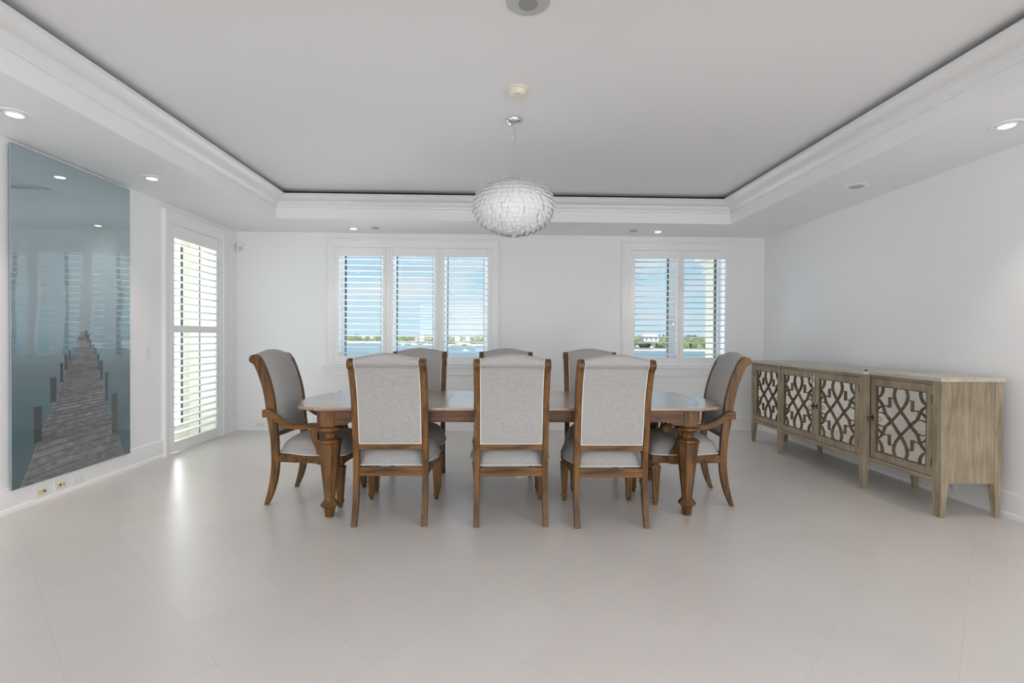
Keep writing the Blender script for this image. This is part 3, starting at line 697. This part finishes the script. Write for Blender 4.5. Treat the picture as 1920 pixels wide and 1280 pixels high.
def put(first, used, x, y, rz, label, group):
    o = copy_tree(first) if used[0] else first
    used[0] = True; o.location = (x, y, 0); o.rotation_euler = (0, 0, rz); tag(o, label, 'chair', group); return o
used = [False]; gN = 'side chairs on the near side of the dining table'; gF = 'side chairs on the far side of the dining table'
put(side, used, -.694, 3.405, math.radians(.3), 'near left linen dining chair seen from behind at the table', gN)
put(side, used, .104, 3.388, 0, 'near middle linen dining chair seen from behind at the table', gN)
put(side, used, .765, 3.352, math.radians(-.8), 'near right linen dining chair seen from behind at the table', gN)
put(side, used, -.70, 4.632, PI, 'far left linen dining chair against the wide window', gF)
put(side, used, .093, 4.632, PI, 'far middle linen dining chair mostly hidden by the near middle chair', gF)
put(side, used, .873, 4.632, PI, 'far right linen dining chair in front of the bare wall between windows', gF)
usedA = [False]; gA = 'scroll-arm chairs at the table ends'
put(armc, usedA, -1.622, 4.045, math.radians(-90-5.5), 'linen armchair with scroll arms at the left end of the table', gA)
put(armc, usedA, 1.735, 3.975, math.radians(90-4.5), 'linen armchair with scroll arms at the right end of the table, by the sideboard', gA)

t = thing('floor_outlet', 'small brushed metal outlet cover in the floor under the table', 'floor outlet', (.25, 4.56, 0))
bm = NB(); box(bm, -.065, .065, -.045, .045, 0, .004); obj('cover_plate', bm, M['chrome'], t, 30, .0015)
bm = NB(); box(bm, -.03, .03, -.02, .02, .004, .0065); obj('lid', bm, M['lampoff'], t, 30, .001)
# ------------------------------------------------------------------ dining table
TCX, TCY = .105, 4.0
tb = thing('dining_table', 'long brown wooden dining table with two leaves and faceted turned legs', 'table', (TCX, TCY, 0))
def table_outline(off=0):
    q = []      # quarter outline, x>0,y<0 (front right), from centre front to end
    pts = [(x-off*.7, y+off*.7) for x, y in ((1.318, -.545), (1.325, -.543), (1.331, -.530), (1.343, -.519), (1.362, -.514), (1.40, -.497), (1.445, -.474), (1.460, -.462), (1.463, -.452), (1.452, -.443), (1.438, -.434), (1.432, -.422), (1.436, -.411))]
    for i in range(1, 9):
        y = -.405+i*.405/8
        pts.append((1.448-off*.8+.112*(1-(y/.405)**2)**.75 if i < 8 else 1.560-off*.8, y))
    right = pts+[(x, -y) for x, y in pts[:-1][::-1]]
    left = [(-x, -y) for x, y in right]
    return right+left
def outline_prism(bm, o0, o1, z0, z1):
    loft(bm, [[(x, y, z0) for x, y in table_outline(o0)], [(x, y, z1) for x, y in table_outline(o1)]])
bm = NB(); rings = []
for o_, z in ((.022, .738), (.006, .744), (0, .750), (0, .760), (.004, .765)): rings.append([(x, y, z) for x, y in table_outline(o_)])
loft(bm, rings)
top_o = obj('tabletop', bm, M['top'], tb, 35)
sm = plain('seam', (.05, .025, .012), .6)
bm = NB()
for x in (-.462, 0, .462): box(bm, x-.0012, x+.0012, -.5455, .5455, .742, .7655)
for s in (-1, 1):      # inlaid band near the rim
    pass
obj('leaf_seams', bm, sm, top_o, 0)
bm = NB()
IN = [(x*.925, y*.80) for x, y in table_outline(.0)]; IN2 = [(x*.922, y*.792) for x, y in table_outline(.0)]
va = [bm.verts.new((x, y, .7653)) for x, y in IN]; vb = [bm.verts.new((x, y, .7653)) for x, y in IN2]
for i in range(len(IN)): bm.faces.new((va[i], va[(i+1) % len(IN)], vb[(i+1) % len(IN)], vb[i]))
obj('inlay_line', bm, plain('inlay', (.19, .10, .06), .4), top_o, 0)
# apron with stepped ends
def apron_long(sy_):
    bm = NB(); y0, y1 = sorted((sy_*.505, sy_*.480))
    zl = .663
    lo = [(-1.195, .640), (-1.125, .640), (-1.11, .648), (-1.095, .660), (-1.06, zl), (1.06, zl), (1.095, .660), (1.11, .648), (1.125, .640), (1.195, .640)]
    prism(bm, lo+[(1.195, .739), (-1.195, .739)], lambda p, t: (p[0], t, p[1]), y0, y1)
    y0, y1 = sorted((sy_*.506, sy_*.511)); 
    lo2 = [(p[0], p[1]) for p in lo]
    prism(bm, lo2+[(a, b+.008) for a, b in lo2[::-1]], lambda p, t: (p[0], t, p[1]), y0, y1)
    return bm
obj('apron', apron_long(-1), M['tx'], tb, 30, .002); obj('apron', apron_long(1), M['tx'], tb, 30, .002)
for s in (-1, 1):
    bm = NB(); n = 12; out_, inn = [], []
    for i in range(n+1):
        y = -.44+i*.88/n; xo = s*(1.335+.085*(1-(y/.44)**2)); out_.append((xo, y)); inn.append((xo-s*.025, y))
    rings = [[(a[0], a[1], .645), (a[0], a[1], .739), (b_[0], b_[1], .739), (b_[0], b_[1], .645)] for a, b_ in zip(out_, inn)]
    loft(bm, rings); obj('apron', bm, M['tx'], tb, 30, .002)
for sx in (-1, 1):
    for sy_ in (-1, 1):
        bm = NB(); lx, ly = sx*1.247, sy_*.438
        r = lambda h: h/math.cos(PI/8)
        # square block with chamfered corners down to the octagonal turning
        def octo(h, z, k=.45): 
            c = h*k; return [(lx+a, ly+b_, z) for a, b_ in ((-h, -c), (-c, -h), (c, -h), (h, -c), (h, c), (c, h), (-c, h), (-h, c))]
        prof8 = [(.056, .739, .85), (.056, .632, .85), (.050, .624, .7), (.078, .618, .42), (.080, .604, .42), (.070, .594, .42), (.052, .588, .42), (.040, .578, .42), (.036, .562, .42), (.040, .548, .42), (.060, .540, .42), (.074, .532, .42), (.076, .520, .42), (.070, .508, .42), (.070, .496, .42), (.033, .128, .42), (.036, .116, .42), (.044, .106, .42), (.056, .090, .42), (.056, .078, .42), (.042, .066, .42), (.036, .056, .42), (.029, .004, .42), (.026, 0, .42)]
        loft(bm, [octo(h, z, k) for h, z, k in prof8])
        lg = obj('leg', bm, M['tz'], tb, 25, .0025)
        bm = NB()
        for i in range(8):
            a0 = octo(.0755, .514)[i]; a1 = octo(.0755, .514)[(i+1) % 8]
            for k in range(8):
                p = Vector(a0).lerp(Vector(a1), (k+.5)/8); bmesh.ops.create_icosphere(bm, subdivisions=1, radius=.0034, matrix=Matrix.Translation(p))
        obj('beading', bm, M['tz'], lg, 60)
# ------------------------------------------------------------------ sideboard
SB = thing('sideboard', 'long bleached wood sideboard with mirrored fretwork doors against the right wall', 'sideboard', (3.32, 4.775, 0))
ox, oy = 3.32, 4.775
XB, XS, XC = 3.535, 3.095, 3.05
Y0, Y1 = 3.455, 6.105
PN = (4.148, 4.205); PF = (5.395, 5.452)        # inner front posts
def lb(bm, x0, x1, y0, y1, z0, z1): box(bm, x0-ox, x1-ox, y0-oy, y1-oy, z0, z1)
bm = NB()
outl = [(XB+.01, Y0-.008), (XS-.012, Y0-.008), (XS-.012, PN[0]-.01), (XC-.012, PN[0]-.01), (XC-.012, PF[1]+.01), (XS-.012, PF[1]+.01), (XS-.012, Y1+.008), (XB+.01, Y1+.008)]
loft(bm, [[(x-ox, y-oy, z) for x, y in outl] for z in (.950, .978)])
obj('top', bm, M['stop'], SB, 30, .003)
bm = NB()
lb(bm, XS+.03, XB-.005, Y0+.02, Y1-.02, .245, .262)          # bottom board
lb(bm, XB-.012, XB-.004, Y0+.05, Y1-.05, .262, .95)           # back
lb(bm, XS+.012, XS+.03, Y0+.05, PN[0], .925, .95); lb(bm, XC+.012, XC+.03, PN[1], PF[0], .925, .95); lb(bm, XS+.012, XS+.03, PF[1], Y1-.05, .925, .95)
lb(bm, XS+.004, XS+.03, Y0+.05, PN[0], .235, .268); lb(bm, XC+.004, XC+.03, PN[1], PF[0], .235, .268); lb(bm, XS+.004, XS+.03, PF[1], Y1-.05, .235, .268)
lb(bm, XS+.03, XB-.012, 4.17, 4.185, .262, .95); lb(bm, XS+.03, XB-.012, 5.415, 5.43, .262, .95)
lb(bm, XC+.03, XS+.03, PN[1]-.02, PF[0]+.02, .245, .262)
obj('carcass', bm, M['sy'], SB, 0)
def leg_bm(x0, x1, y0, y1, dx, dy):
    # full-height post tapering below the carcass on the inner faces
    bm = NB(); X0, X1, Y0_, Y1_ = x0-ox, x1-ox, y0-oy, y1-oy
    t = .018
    a = [(X0, Y0_), (X1, Y0_), (X1, Y1_), (X0, Y1_)]
    b_ = [(X0+(t if dx < 0 else .006), Y0_+(t if dy < 0 else .006)), (X1-(t if dx > 0 else .006), Y0_+(t if dy < 0 else .006)), (X1-(t if dx > 0 else .006), Y1_-(t if dy > 0 else .006)), (X0+(t if dx < 0 else .006), Y1_-(t if dy > 0 else .006))]
    loft(bm, [[(x, y, .95) for x, y in a], [(x, y, .235) for x, y in a], [(x, y, .0) for x, y in b_]]); return bm
for (x0, x1, y0, y1, dx, dy) in ((XS, XS+.055, Y0, Y0+.078, 1, 1), (XC, XC+.058, PN[0], PN[1], 1, 1), (XC, XC+.058, PF[0], PF[1], 1, -1), (XS, XS+.055, Y1-.055, Y1, 1, -1),
                                 (XB-.055, XB, Y0, Y0+.055, -1, 1), (XB-.055, XB, 4.15, 4.205, -1, 1), (XB-.055, XB, 5.397, 5.452, -1, -1), (XB-.055, XB, Y1-.055, Y1, -1, -1)):
    obj('leg', leg_bm(x0, x1, y0, y1, dx, dy), M['sz'], SB, 30, .003)
for (ya, yb) in ((Y0+.006, Y0+.022), (Y1-.022, Y1-.006)):
    bm = NB(); lb(bm, XS+.055, XB-.055, ya, yb, .24, .95); obj('end_panel', bm, M['sz'], SB, 0)
quad = [
 [(.21, 1.0), (.27, .80), (.19, .58), (0, .36), (-.19, .18), (-.38, 0), (-.56, -.15), (-.78, -.21), (-1.0, -.17)],
 [(.74, 1.0), (.76, .84), (.86, .70), (1.0, .63)],
 [(1.0, .63), (.84, .53), (.73, .40), (.64, .22), (.54, .12), (.38, 0)],
 [(.45, .41), (.62, .44), (.80, .40), (.93, .33), (1.0, .26)],
]
step = [(.245, .70), (.45, .70), (.45, .41)]
def door(xf, ya, yb, ring_side, hinge_side):
    z0, z1 = .272, .922; st = .050
    bm = NB()
    for q in ((ya, ya+st, z0, z1), (yb-st, yb, z0, z1), (ya+st, yb-st, z0, z0+.056), (ya+st, yb-st, z1-.056, z1)): lb(bm, xf, xf+.020, *q)
    d = obj('door', bm, M['sz'], SB, 30, .0022)
    ia, ib, iz0, iz1 = ya+st, yb-st, z0+.056, z1-.056
    bm = NB(); lb(bm, xf+.012, xf+.016, ia, ib, iz0, iz1); obj('mirror', bm, M['mirror'], d, 0)
    bm = NB(); t = .007
    for q in ((ia, ia+t, iz0, iz1), (ib-t, ib, iz0, iz1), (ia+t, ib-t, iz0, iz0+t), (ia+t, ib-t, iz1-t, iz1)): lb(bm, xf+.001, xf+.012, *q)
    obj('inner_bead', bm, M['fret'], d, 30)
    cy_, cz_, hy, hz = (ia+ib)/2, (iz0+iz1)/2, (ib-ia)/2-t*.5, (iz1-iz0)/2-t*.5
    bm = NB(); fn = lambda a, b_, dep: (dep-ox, a-oy, b_)
    for sa in (-1, 1):
        for sb in (-1, 1):
            for c in quad: ribbon(bm, catmull([Vector((cy_+sa*a*hy, cz_+sb*b_*hz, 0)) for a, b_ in c], 5), .0085, xf+.0118, xf-.001, fn)
            pp = [Vector((cy_+sa*a*hy, cz_+sb*b_*hz, 0)) for a, b_ in step]
            ribbon(bm, pp[:2], .009, xf+.0118, xf-.001, fn); ribbon(bm, pp[1:], .009, xf+.0118, xf-.001, fn)
    obj('lattice', bm, M['fret'], d, 40)
    hy_ = ya if hinge_side < 0 else yb
    for zz in (z0+.10, z1-.10):
        bm = NB()
        for k in range(4): tube(bm, [(xf-.003-ox, hy_-oy, zz-.03+k*.016), (xf-.003-ox, hy_-oy, zz-.03+k*.016+.013)], .0038, 8)
        obj('hinge', bm, M['bronze'], d, 40)
    if ring_side:
        yr = ya+st/2 if ring_side < 0 else yb-st/2
        bm = NB(); tube(bm, [(xf-ox, yr-oy, .60), (xf-.016-ox, yr-oy, .60)], .006, 10); bmesh.ops.create_uvsphere(bm, u_segments=10, v_segments=8, radius=.008, matrix=Matrix.Translation((xf-.017-ox, yr-oy, .60)))
        prism(bm, [(0, .030), (.010, .008), (.010, -.008), (0, -.030), (-.010, -.008), (-.010, .008)], lambda p, tt: (tt, yr-oy+p[0], .6+p[1]), xf-.003-ox, xf-ox)
        pth = [Vector((xf-.022-ox+.006*math.cos(a)*0+(-.012 if 1 else 0)+.014*math.sin(a), yr-oy+.004*math.cos(a), .588+.016*math.cos(a))) for a in np.linspace(0, 2*PI, 25)[:-1]]
        tube(bm, pth, .0022, 6, closed=True)
        obj('ring_handle', bm, M['bronze'], d, 50)
    return d
door(XS+.006, 3.537, 4.135, 1, -1)
door(XC+.006, 4.209, 4.798, 1, -1)
door(XC+.006, 4.802, 5.391, -1, 1)
door(XS+.006, 5.456, 6.046, -1, 1)
# paper tag looped on the middle door, small dark peg on the top
tg = thing('paper_tag', 'small white looped paper tag on the middle mirrored door', 'tag', (3.046, 4.80, .84))
bm = NB(); tube(bm, catmull([(0, 0, .05), (-.006, .03, .03), (-.008, .055, -.01), (-.004, .03, -.03)], 5), .0022, 6); tube(bm, [(0, 0, .05), (-.004, .012, -.02)], .002, 6); box(bm, -.006, -.004, -.006, .016, -.055, -.015)
obj('tag_card', bm, M['paper'], tg, 40)
bm = NB(); lathe(bm, [(.014, 0), (.014, .007), (.010, .010), (.001, .010)], 16); o = obj('furniture_peg', bm, M['bronze'], None, 40); o.location = (3.09, 4.18, .978); tag(o, 'small dark round peg lying on the front edge of the sideboard top', 'peg')

# ------------------------------------------------------------------ outside: side terrace, pillar, sea and far shore
bm = NB(); box(bm, -9, XL-.42, 0, 16, -.30, -.06); struct('trim_4', bm, M['extwhite'], smooth=0)['label'] = 'pale terrace floor outside the side door'
bm = NB(); box(bm, -8.2, -8.0, 0, 16, -.06, 3.6); o = struct('wall_outside', bm, M['extwhite'], smooth=0)
M['stone'] = plain('pillar_stone', (.40, .385, .31), .9, bump=.3, bscale=30, vary=.04)
pil = thing('stone_pillar', 'pale beige pillar with moulded capital outside the narrow window', 'pillar', (3.89, 8.0, -7))
bm = NB(); q = (-.62, .62)
box(bm, -.42, .42, -.4, .4, 0, 9.35); obj('shaft', bm, M['stone'], pil, 0, .01)
bm = NB()
loft(bm, [[(a*(s_-.2), b*(s_-.22), z) for a, b in ((-1, -1), (1, -1), (1, 1), (-1, 1))] for s_, z in ((.62, 9.27), (.66, 9.31), (.66, 9.35), (.62, 9.37), (.64, 9.42), (.70, 9.48), (.76, 9.50), (.76, 9.60), (.80, 9.62), (.80, 9.9))])
obj('capital', bm, M['stone'], pil, 20)

def water_mat():
    m, nt, b = newmat('shallow_sea')
    tc = N(nt, 'ShaderNodeTexCoord'); mp = N(nt, 'ShaderNodeMapping'); mp.inputs['Scale'].default_value = (.006, .03, 1); nt.links.new(tc.outputs['Object'], mp.inputs['Vector'])
    no = N(nt, 'ShaderNodeTexNoise', in_Scale=1.0, in_Detail=4.0); nt.links.new(mp.outputs[0], no.inputs['Vector'])
    cr = N(nt, 'ShaderNodeValToRGB'); nt.links.new(no.outputs[0], cr.inputs[0])
    cr.color_ramp.elements[0].position = .35; cr.color_ramp.elements[0].color = (.075, .13, .165, 1); cr.color_ramp.elements[1].position = .65; cr.color_ramp.elements[1].color = (.13, .19, .21, 1)
    nt.links.new(cr.outputs[0], b.inputs['Base Color']); b.inputs['Roughness'].default_value = .5; b.inputs['Specular IOR Level'].default_value = .3
    return m
SEA = -7.0
bm = NB(); box(bm, -1500, 1500, 7.6, 2500, SEA-1, SEA); o = obj('sea', bm, water_mat(), None, 0); tag(o, 'calm turquoise sea between the house and the far shore', 'sea', kind='structure')
shore = [(500, 643.5, 640), (640, 643.0, 640), (720, 643.2, 640), (780, 645, 560), (830, 647, 520), (930, 648, 500), (1060, 655, 380), (1180, 657.5, 330), (1290, 658, 330), (1420, 658.5, 330)]
def shore_y(px): return float(np.interp(px, [s[0] for s in shore], [CAMZ-SEA and FPX*(CAMZ-SEA)/(s[1]-(630+.0058*(s[0]-930))) for s in shore]))
M['sand'] = plain('sand', (.36, .335, .28), .9, vary=.1)
bm = NB(); rings = []
for px in range(300, 1701, 20):
    ys_ = shore_y(px); X = (px-930)/960*ys_; rings.append([(X, ys_, SEA-.4), (X*1.01, ys_+4, SEA+.5), (X*1.04, ys_*1.04+12, SEA+1.6), (X*2.2, ys_*2.2+200, SEA+2.2), (X*2.2, ys_*2.2+200, SEA-.4)])
loft(bm, rings); tag(obj('far_shore', bm, M['sand'], None, 40), 'low sandy far shore', 'shore', kind='structure')
def foliage(name, c0, c1):
    m, nt, b = newmat(name); tc = N(nt, 'ShaderNodeTexCoord'); no = N(nt, 'ShaderNodeTexNoise', in_Scale=.35, in_Detail=6.0, in_Roughness=.75); nt.links.new(tc.outputs['Object'], no.inputs['Vector'])
    cr = N(nt, 'ShaderNodeValToRGB'); nt.links.new(no.outputs[0], cr.inputs[0]); cr.color_ramp.elements[0].position = .38; cr.color_ramp.elements[0].color = rgb(c0); cr.color_ramp.elements[1].position = .62; cr.color_ramp.elements[1].color = rgb(c1)
    nt.links.new(cr.outputs[0], b.inputs['Base Color']); b.inputs['Roughness'].default_value = 1; b.inputs['Specular IOR Level'].default_value = .1; return m
M['leafA'] = foliage('scrub', (.035, .055, .03), (.15, .175, .085)); M['leafB'] = foliage('tree_crown', (.03, .05, .035), (.09, .12, .07)); M['bark'] = plain('bark', (.16, .12, .09), .9)
def blob(bm, c, r, sq, rn, sub=2):
    res = bmesh.ops.create_icosphere(bm, subdivisions=sub, radius=r, matrix=Matrix.Translation(c))
    for v in res['verts']:
        d = v.co-Vector(c); d *= rn.uniform(.8, 1.18); d.z *= sq; v.co = Vector(c)+d
rn = random.Random(11); bm = NB()
for px in np.arange(560, 1480, 1.9):
    for lay in range(3):
        ys_ = shore_y(px)*(1.02+.05*lay)+8+rn.uniform(0, 8); X = (px+rn.uniform(-1, 1)-930)/960*ys_
        topz = CAMZ-(.8 if px < 1000 else .2)*ys_/960-(2.2-1.0*lay)*ys_/700+rn.uniform(-.9, .5)
        if 845 < px < 890 and lay < 2: continue
        r = rn.uniform(2.2, 3.6)*ys_/600+.6
        blob(bm, (X, ys_, topz-r*.9), r, .95, rn, 1)
        blob(bm, (X+rn.uniform(-2, 2), ys_-2, topz-r*1.9), r*1.05, .9, rn, 1)
tag(obj('shoreline_scrub', bm, M['leafA'], None, 0), 'dense green scrub lining the far shore', 'shrubs', kind='stuff')
def tree(px, ytop, wpx, hpx, label, group='trees above the far shoreline'):
    ys_ = shore_y(px)*1.19+34; p = at(px, ytop, ys_); k = ys_/960
    t = thing('distant_tree', label, 'tree', (p.x, ys_, SEA+1.9), group=group)
    H = p.z-(SEA+1.9)
    bm = NB(); 
    for i in range(5): blob(bm, (rn.uniform(-.4, .4)*wpx*k*.6, rn.uniform(-.5, .5), H-hpx*k*.5+rn.uniform(-.2, .1)*hpx*k), wpx*k*.36, hpx/wpx*.9, rn, 2)
    obj('crown', bm, M['leafB'], t, 0)
    bm = NB(); lathe(bm, [(.28, 0), (.14, H-hpx*k*.6)], 8); obj('trunk', bm, M['bark'], t, 60)
tree(669, 625.6, 8, 4, 'flat-topped tree above the shore in the left shutter panel')
_o = ['leftmost', 'second from left', 'third from left', 'fourth from left', 'rightmost']
LAB = ['small dark skyline tree in the left panel of the wide window, %s' % k for k in _o] + ['small dark skyline tree in the right panel of the wide window, %s' % k for k in _o] + ['small dark tree left of the large white house, narrow window', 'low dark tree touching the right end of the large white house', 'taller dark tree beside the window frame, right of the large white house', 'rounded dark tree beside the taller one near the window frame', 'small dark tree left of the wide low tree, narrow window', 'small dark tree touching the wide low tree, narrow window']
for (px, yt, w_, h_) in ((650, 627.5, 4, 3), (682, 626.5, 3, 3), (692, 626.8, 3, 3), (705, 627, 2, 3), (713, 626, 4, 4), (846, 627.2, 6, 4), (862, 627.5, 3, 3), (894, 626.6, 3, 4), (899, 627.5, 3, 3), (902.5, 626.8, 3, 4), (1198, 627.8, 3, 4), (1236, 628, 5, 4), (1245, 626, 4, 6), (1249, 628, 4, 4), (1287, 628, 5, 4), (1292, 627.5, 4, 4)):
    tree(px, yt, w_, h_, LAB.pop(0))
tree(798, 625.8, 9, 6, 'broad rounded tree on the far shore in the middle shutter panel')
tree(806, 627, 9, 6, 'lower rounded tree beside the broad one on the far shore')
tree(1301, 627.5, 12, 5, 'wide low tree on the far shore in the right panel of the narrow window')
M['hw'] = plain('house_white', (.55, .545, .53), .7); M['hroof'] = plain('roof_white', (.58, .575, .57), .6); M['hdark'] = plain('house_opening', (.12, .14, .16), .5)
def house(px0, px1, ytop, yb, label, Yf=1.0, roof=.35):
    ys_ = shore_y((px0+px1)/2)*Yf+6; a, b_ = at(px0, ytop, ys_), at(px1, yb, ys_); w2 = (b_.x-a.x)/2
    t = thing('distant_house', label, 'house', ((a.x+b_.x)/2, ys_, b_.z), group='white houses on the far shore'); H = a.z-b_.z
    bm = NB(); box(bm, -w2*.9, w2*.9, -3, 3, 0, H*(1-roof)); obj('wall', bm, M['hw'], t, 0)
    bm = NB(); loft(bm, [[(x*w2, y*3.6, z) for x, y in ((-1, -1), (1, -1), (1, 1), (-1, 1))] for x_, z in ((1, H*(1-roof)),)] + [[(x*w2*.75, y*.3, H) for x, y in ((-1, -1), (1, -1), (1, 1), (-1, 1))]]); obj('roof', bm, M['hroof'], t, 0)
    for k in range(3):
        bm = NB(); c = (-.55+.55*k)*w2; box(bm, c-w2*.12, c+w2*.12, -3.06, -2.99, H*.15, H*(1-roof)*.75); obj('window', bm, M['hdark'], t, 0)
house(1203, 1234, 626.2, 640, 'large white house with hipped white roof seen through the narrow window', 1.0, .42)
house(778.5, 783.5, 633, 639, 'small white house, left of the pair, in the middle shutter panel', .99)
house(786, 796, 631.6, 638.5, 'white house, right of the pair, in the middle shutter panel', .99)
house(679, 684, 629.8, 634, 'small white house nested in scrub behind the left shutter panel', .98)
house(695, 699, 630.5, 635.5, 'small white gable house right of centre behind the left shutter panel', .98)
house(867, 876, 636.5, 640.5, 'low white shed between the two storage tanks on the far shore', .985)
def tank(px0, px1, yt, yb, label, col):
    ys_ = shore_y((px0+px1)/2)*1.0+9; a, b_ = at(px0, yt, ys_), at(px1, yb, ys_); r = (b_.x-a.x)/2
    t = thing('storage_tank', label, 'tank', ((a.x+b_.x)/2, ys_, b_.z), group='storage tanks on the far shore'); H = a.z-b_.z
    bm = NB(); lathe(bm, [(r, 0), (r, H)], 28); obj('shell', bm, col, t, 40)
    bm = NB(); lathe(bm, [(r*1.02, H), (r*.5, H+.4), (.05, H+.6)], 28); obj('lid', bm, col, t, 40)
    bm = NB(); box(bm, r*.75, r*.80, -r*.75, -r*.70, 0, H); obj('ladder', bm, M['hdark'], t, 0)
tank(852, 863, 632.2, 640.5, 'white round storage tank on the far shore, left of the two', M['hw'])
tank(872, 881, 632.2, 640.5, 'cream round storage tank on the far shore, right of the two', plain('tank_cream', (.48, .45, .35), .7))
def boat(px, py, wpx, label, masts=0):
    ys_ = FPX*(CAMZ-SEA)/(py-(630+.0058*(px-930))); p = at(px, py, ys_); L = wpx/960*ys_
    t = thing('moored_boat', label, 'boat', (p.x, ys_, SEA), group='boats moored off the far shore')
    bm = NB(); hh = L*.16
    loft(bm, [[(x*L/2*.9, y*L*.13, -.1) for x, y in ((-1, -1), (.8, -1), (1.0, 0), (.8, 1), (-1, 1))], [(x*L/2, y*L*.16, hh) for x, y in ((-1, -1), (.75, -1), (1.15, 0), (.75, 1), (-1, 1))]]); obj('hull', bm, M['hw'], t, 0)
    bm = NB(); loft(bm, [[(x*L*.22-.05*L, y*L*.10, hh) for x, y in ((-1, -1), (1, -1), (1, 1), (-1, 1))], [(x*L*.16-.06*L, y*L*.08, hh*2.1) for x, y in ((-1, -1), (1, -1), (1, 1), (-1, 1))]]); obj('cabin', bm, M['hw'], t, 0)
    if masts: bm = NB(); lathe(bm, [(.07, hh), (.05, masts)], 6); obj('mast', bm, M['hw'], t, 0)
boat(777, 646.5, 11, 'white motor boat moored at the far shore behind the middle shutter panel')
boat(799, 646.5, 4, 'tiny white boat right of the motor boat, middle shutter panel')
boat(873, 658, 11, 'white boat out on the water behind the right panel of the wide window')
boat(755, 647, 7, 'low boat left of the motor boat, middle shutter panel')
boat(888, 648.8, 6, 'sailing boat with tall mast behind the right panel of the wide window', 15)
boat(842, 648.8, 5, 'small white boat below the left storage tank')
def tent(px, yb, wpx, hpx, label):
    ys_ = shore_y(px)*1.0+5; p = at(px, yb, ys_); k = ys_/960
    t = thing('beach_tent', label, 'tent', (p.x, ys_, p.z), group='white shelters on the far beach')
    w2, H = wpx*k/2, hpx*k
    bm = NB(); loft(bm, [[(x*s, y*s, z) for x, y in ((-1, -1), (1, -1), (1, 1), (-1, 1))] for s, z in ((w2, H*.45), (w2*.35, H*.7), (.05, H))]); obj('canopy', bm, M['hw'], t, 0)
    for sx in (-1, 1):
        for sy_ in (-1, 1):
            bm = NB(); box(bm, sx*w2*.9-.12, sx*w2*.9+.12, sy_*w2*.9-.12, sy_*w2*.9+.12, 0, H*.5); obj('pole', bm, M['hw'], t, 0)
tent(1194.5, 652, 6, 6, 'white peaked tent on the far beach left of the gazebo')
tent(1221.5, 655.5, 6, 9, 'white gazebo on the far beach below the large white house')
bm = NB(); a, b_ = at(1272, 655.5, shore_y(1290)-2), at(1440, 658.5, shore_y(1290)-2); box(bm, a.x, b_.x, a.y-1, a.y+1, SEA-.2, a.z)
tag(obj('sea_wall', bm, M['hw'], None, 0), 'white sea wall along the far shore seen in the narrow window', 'wall')
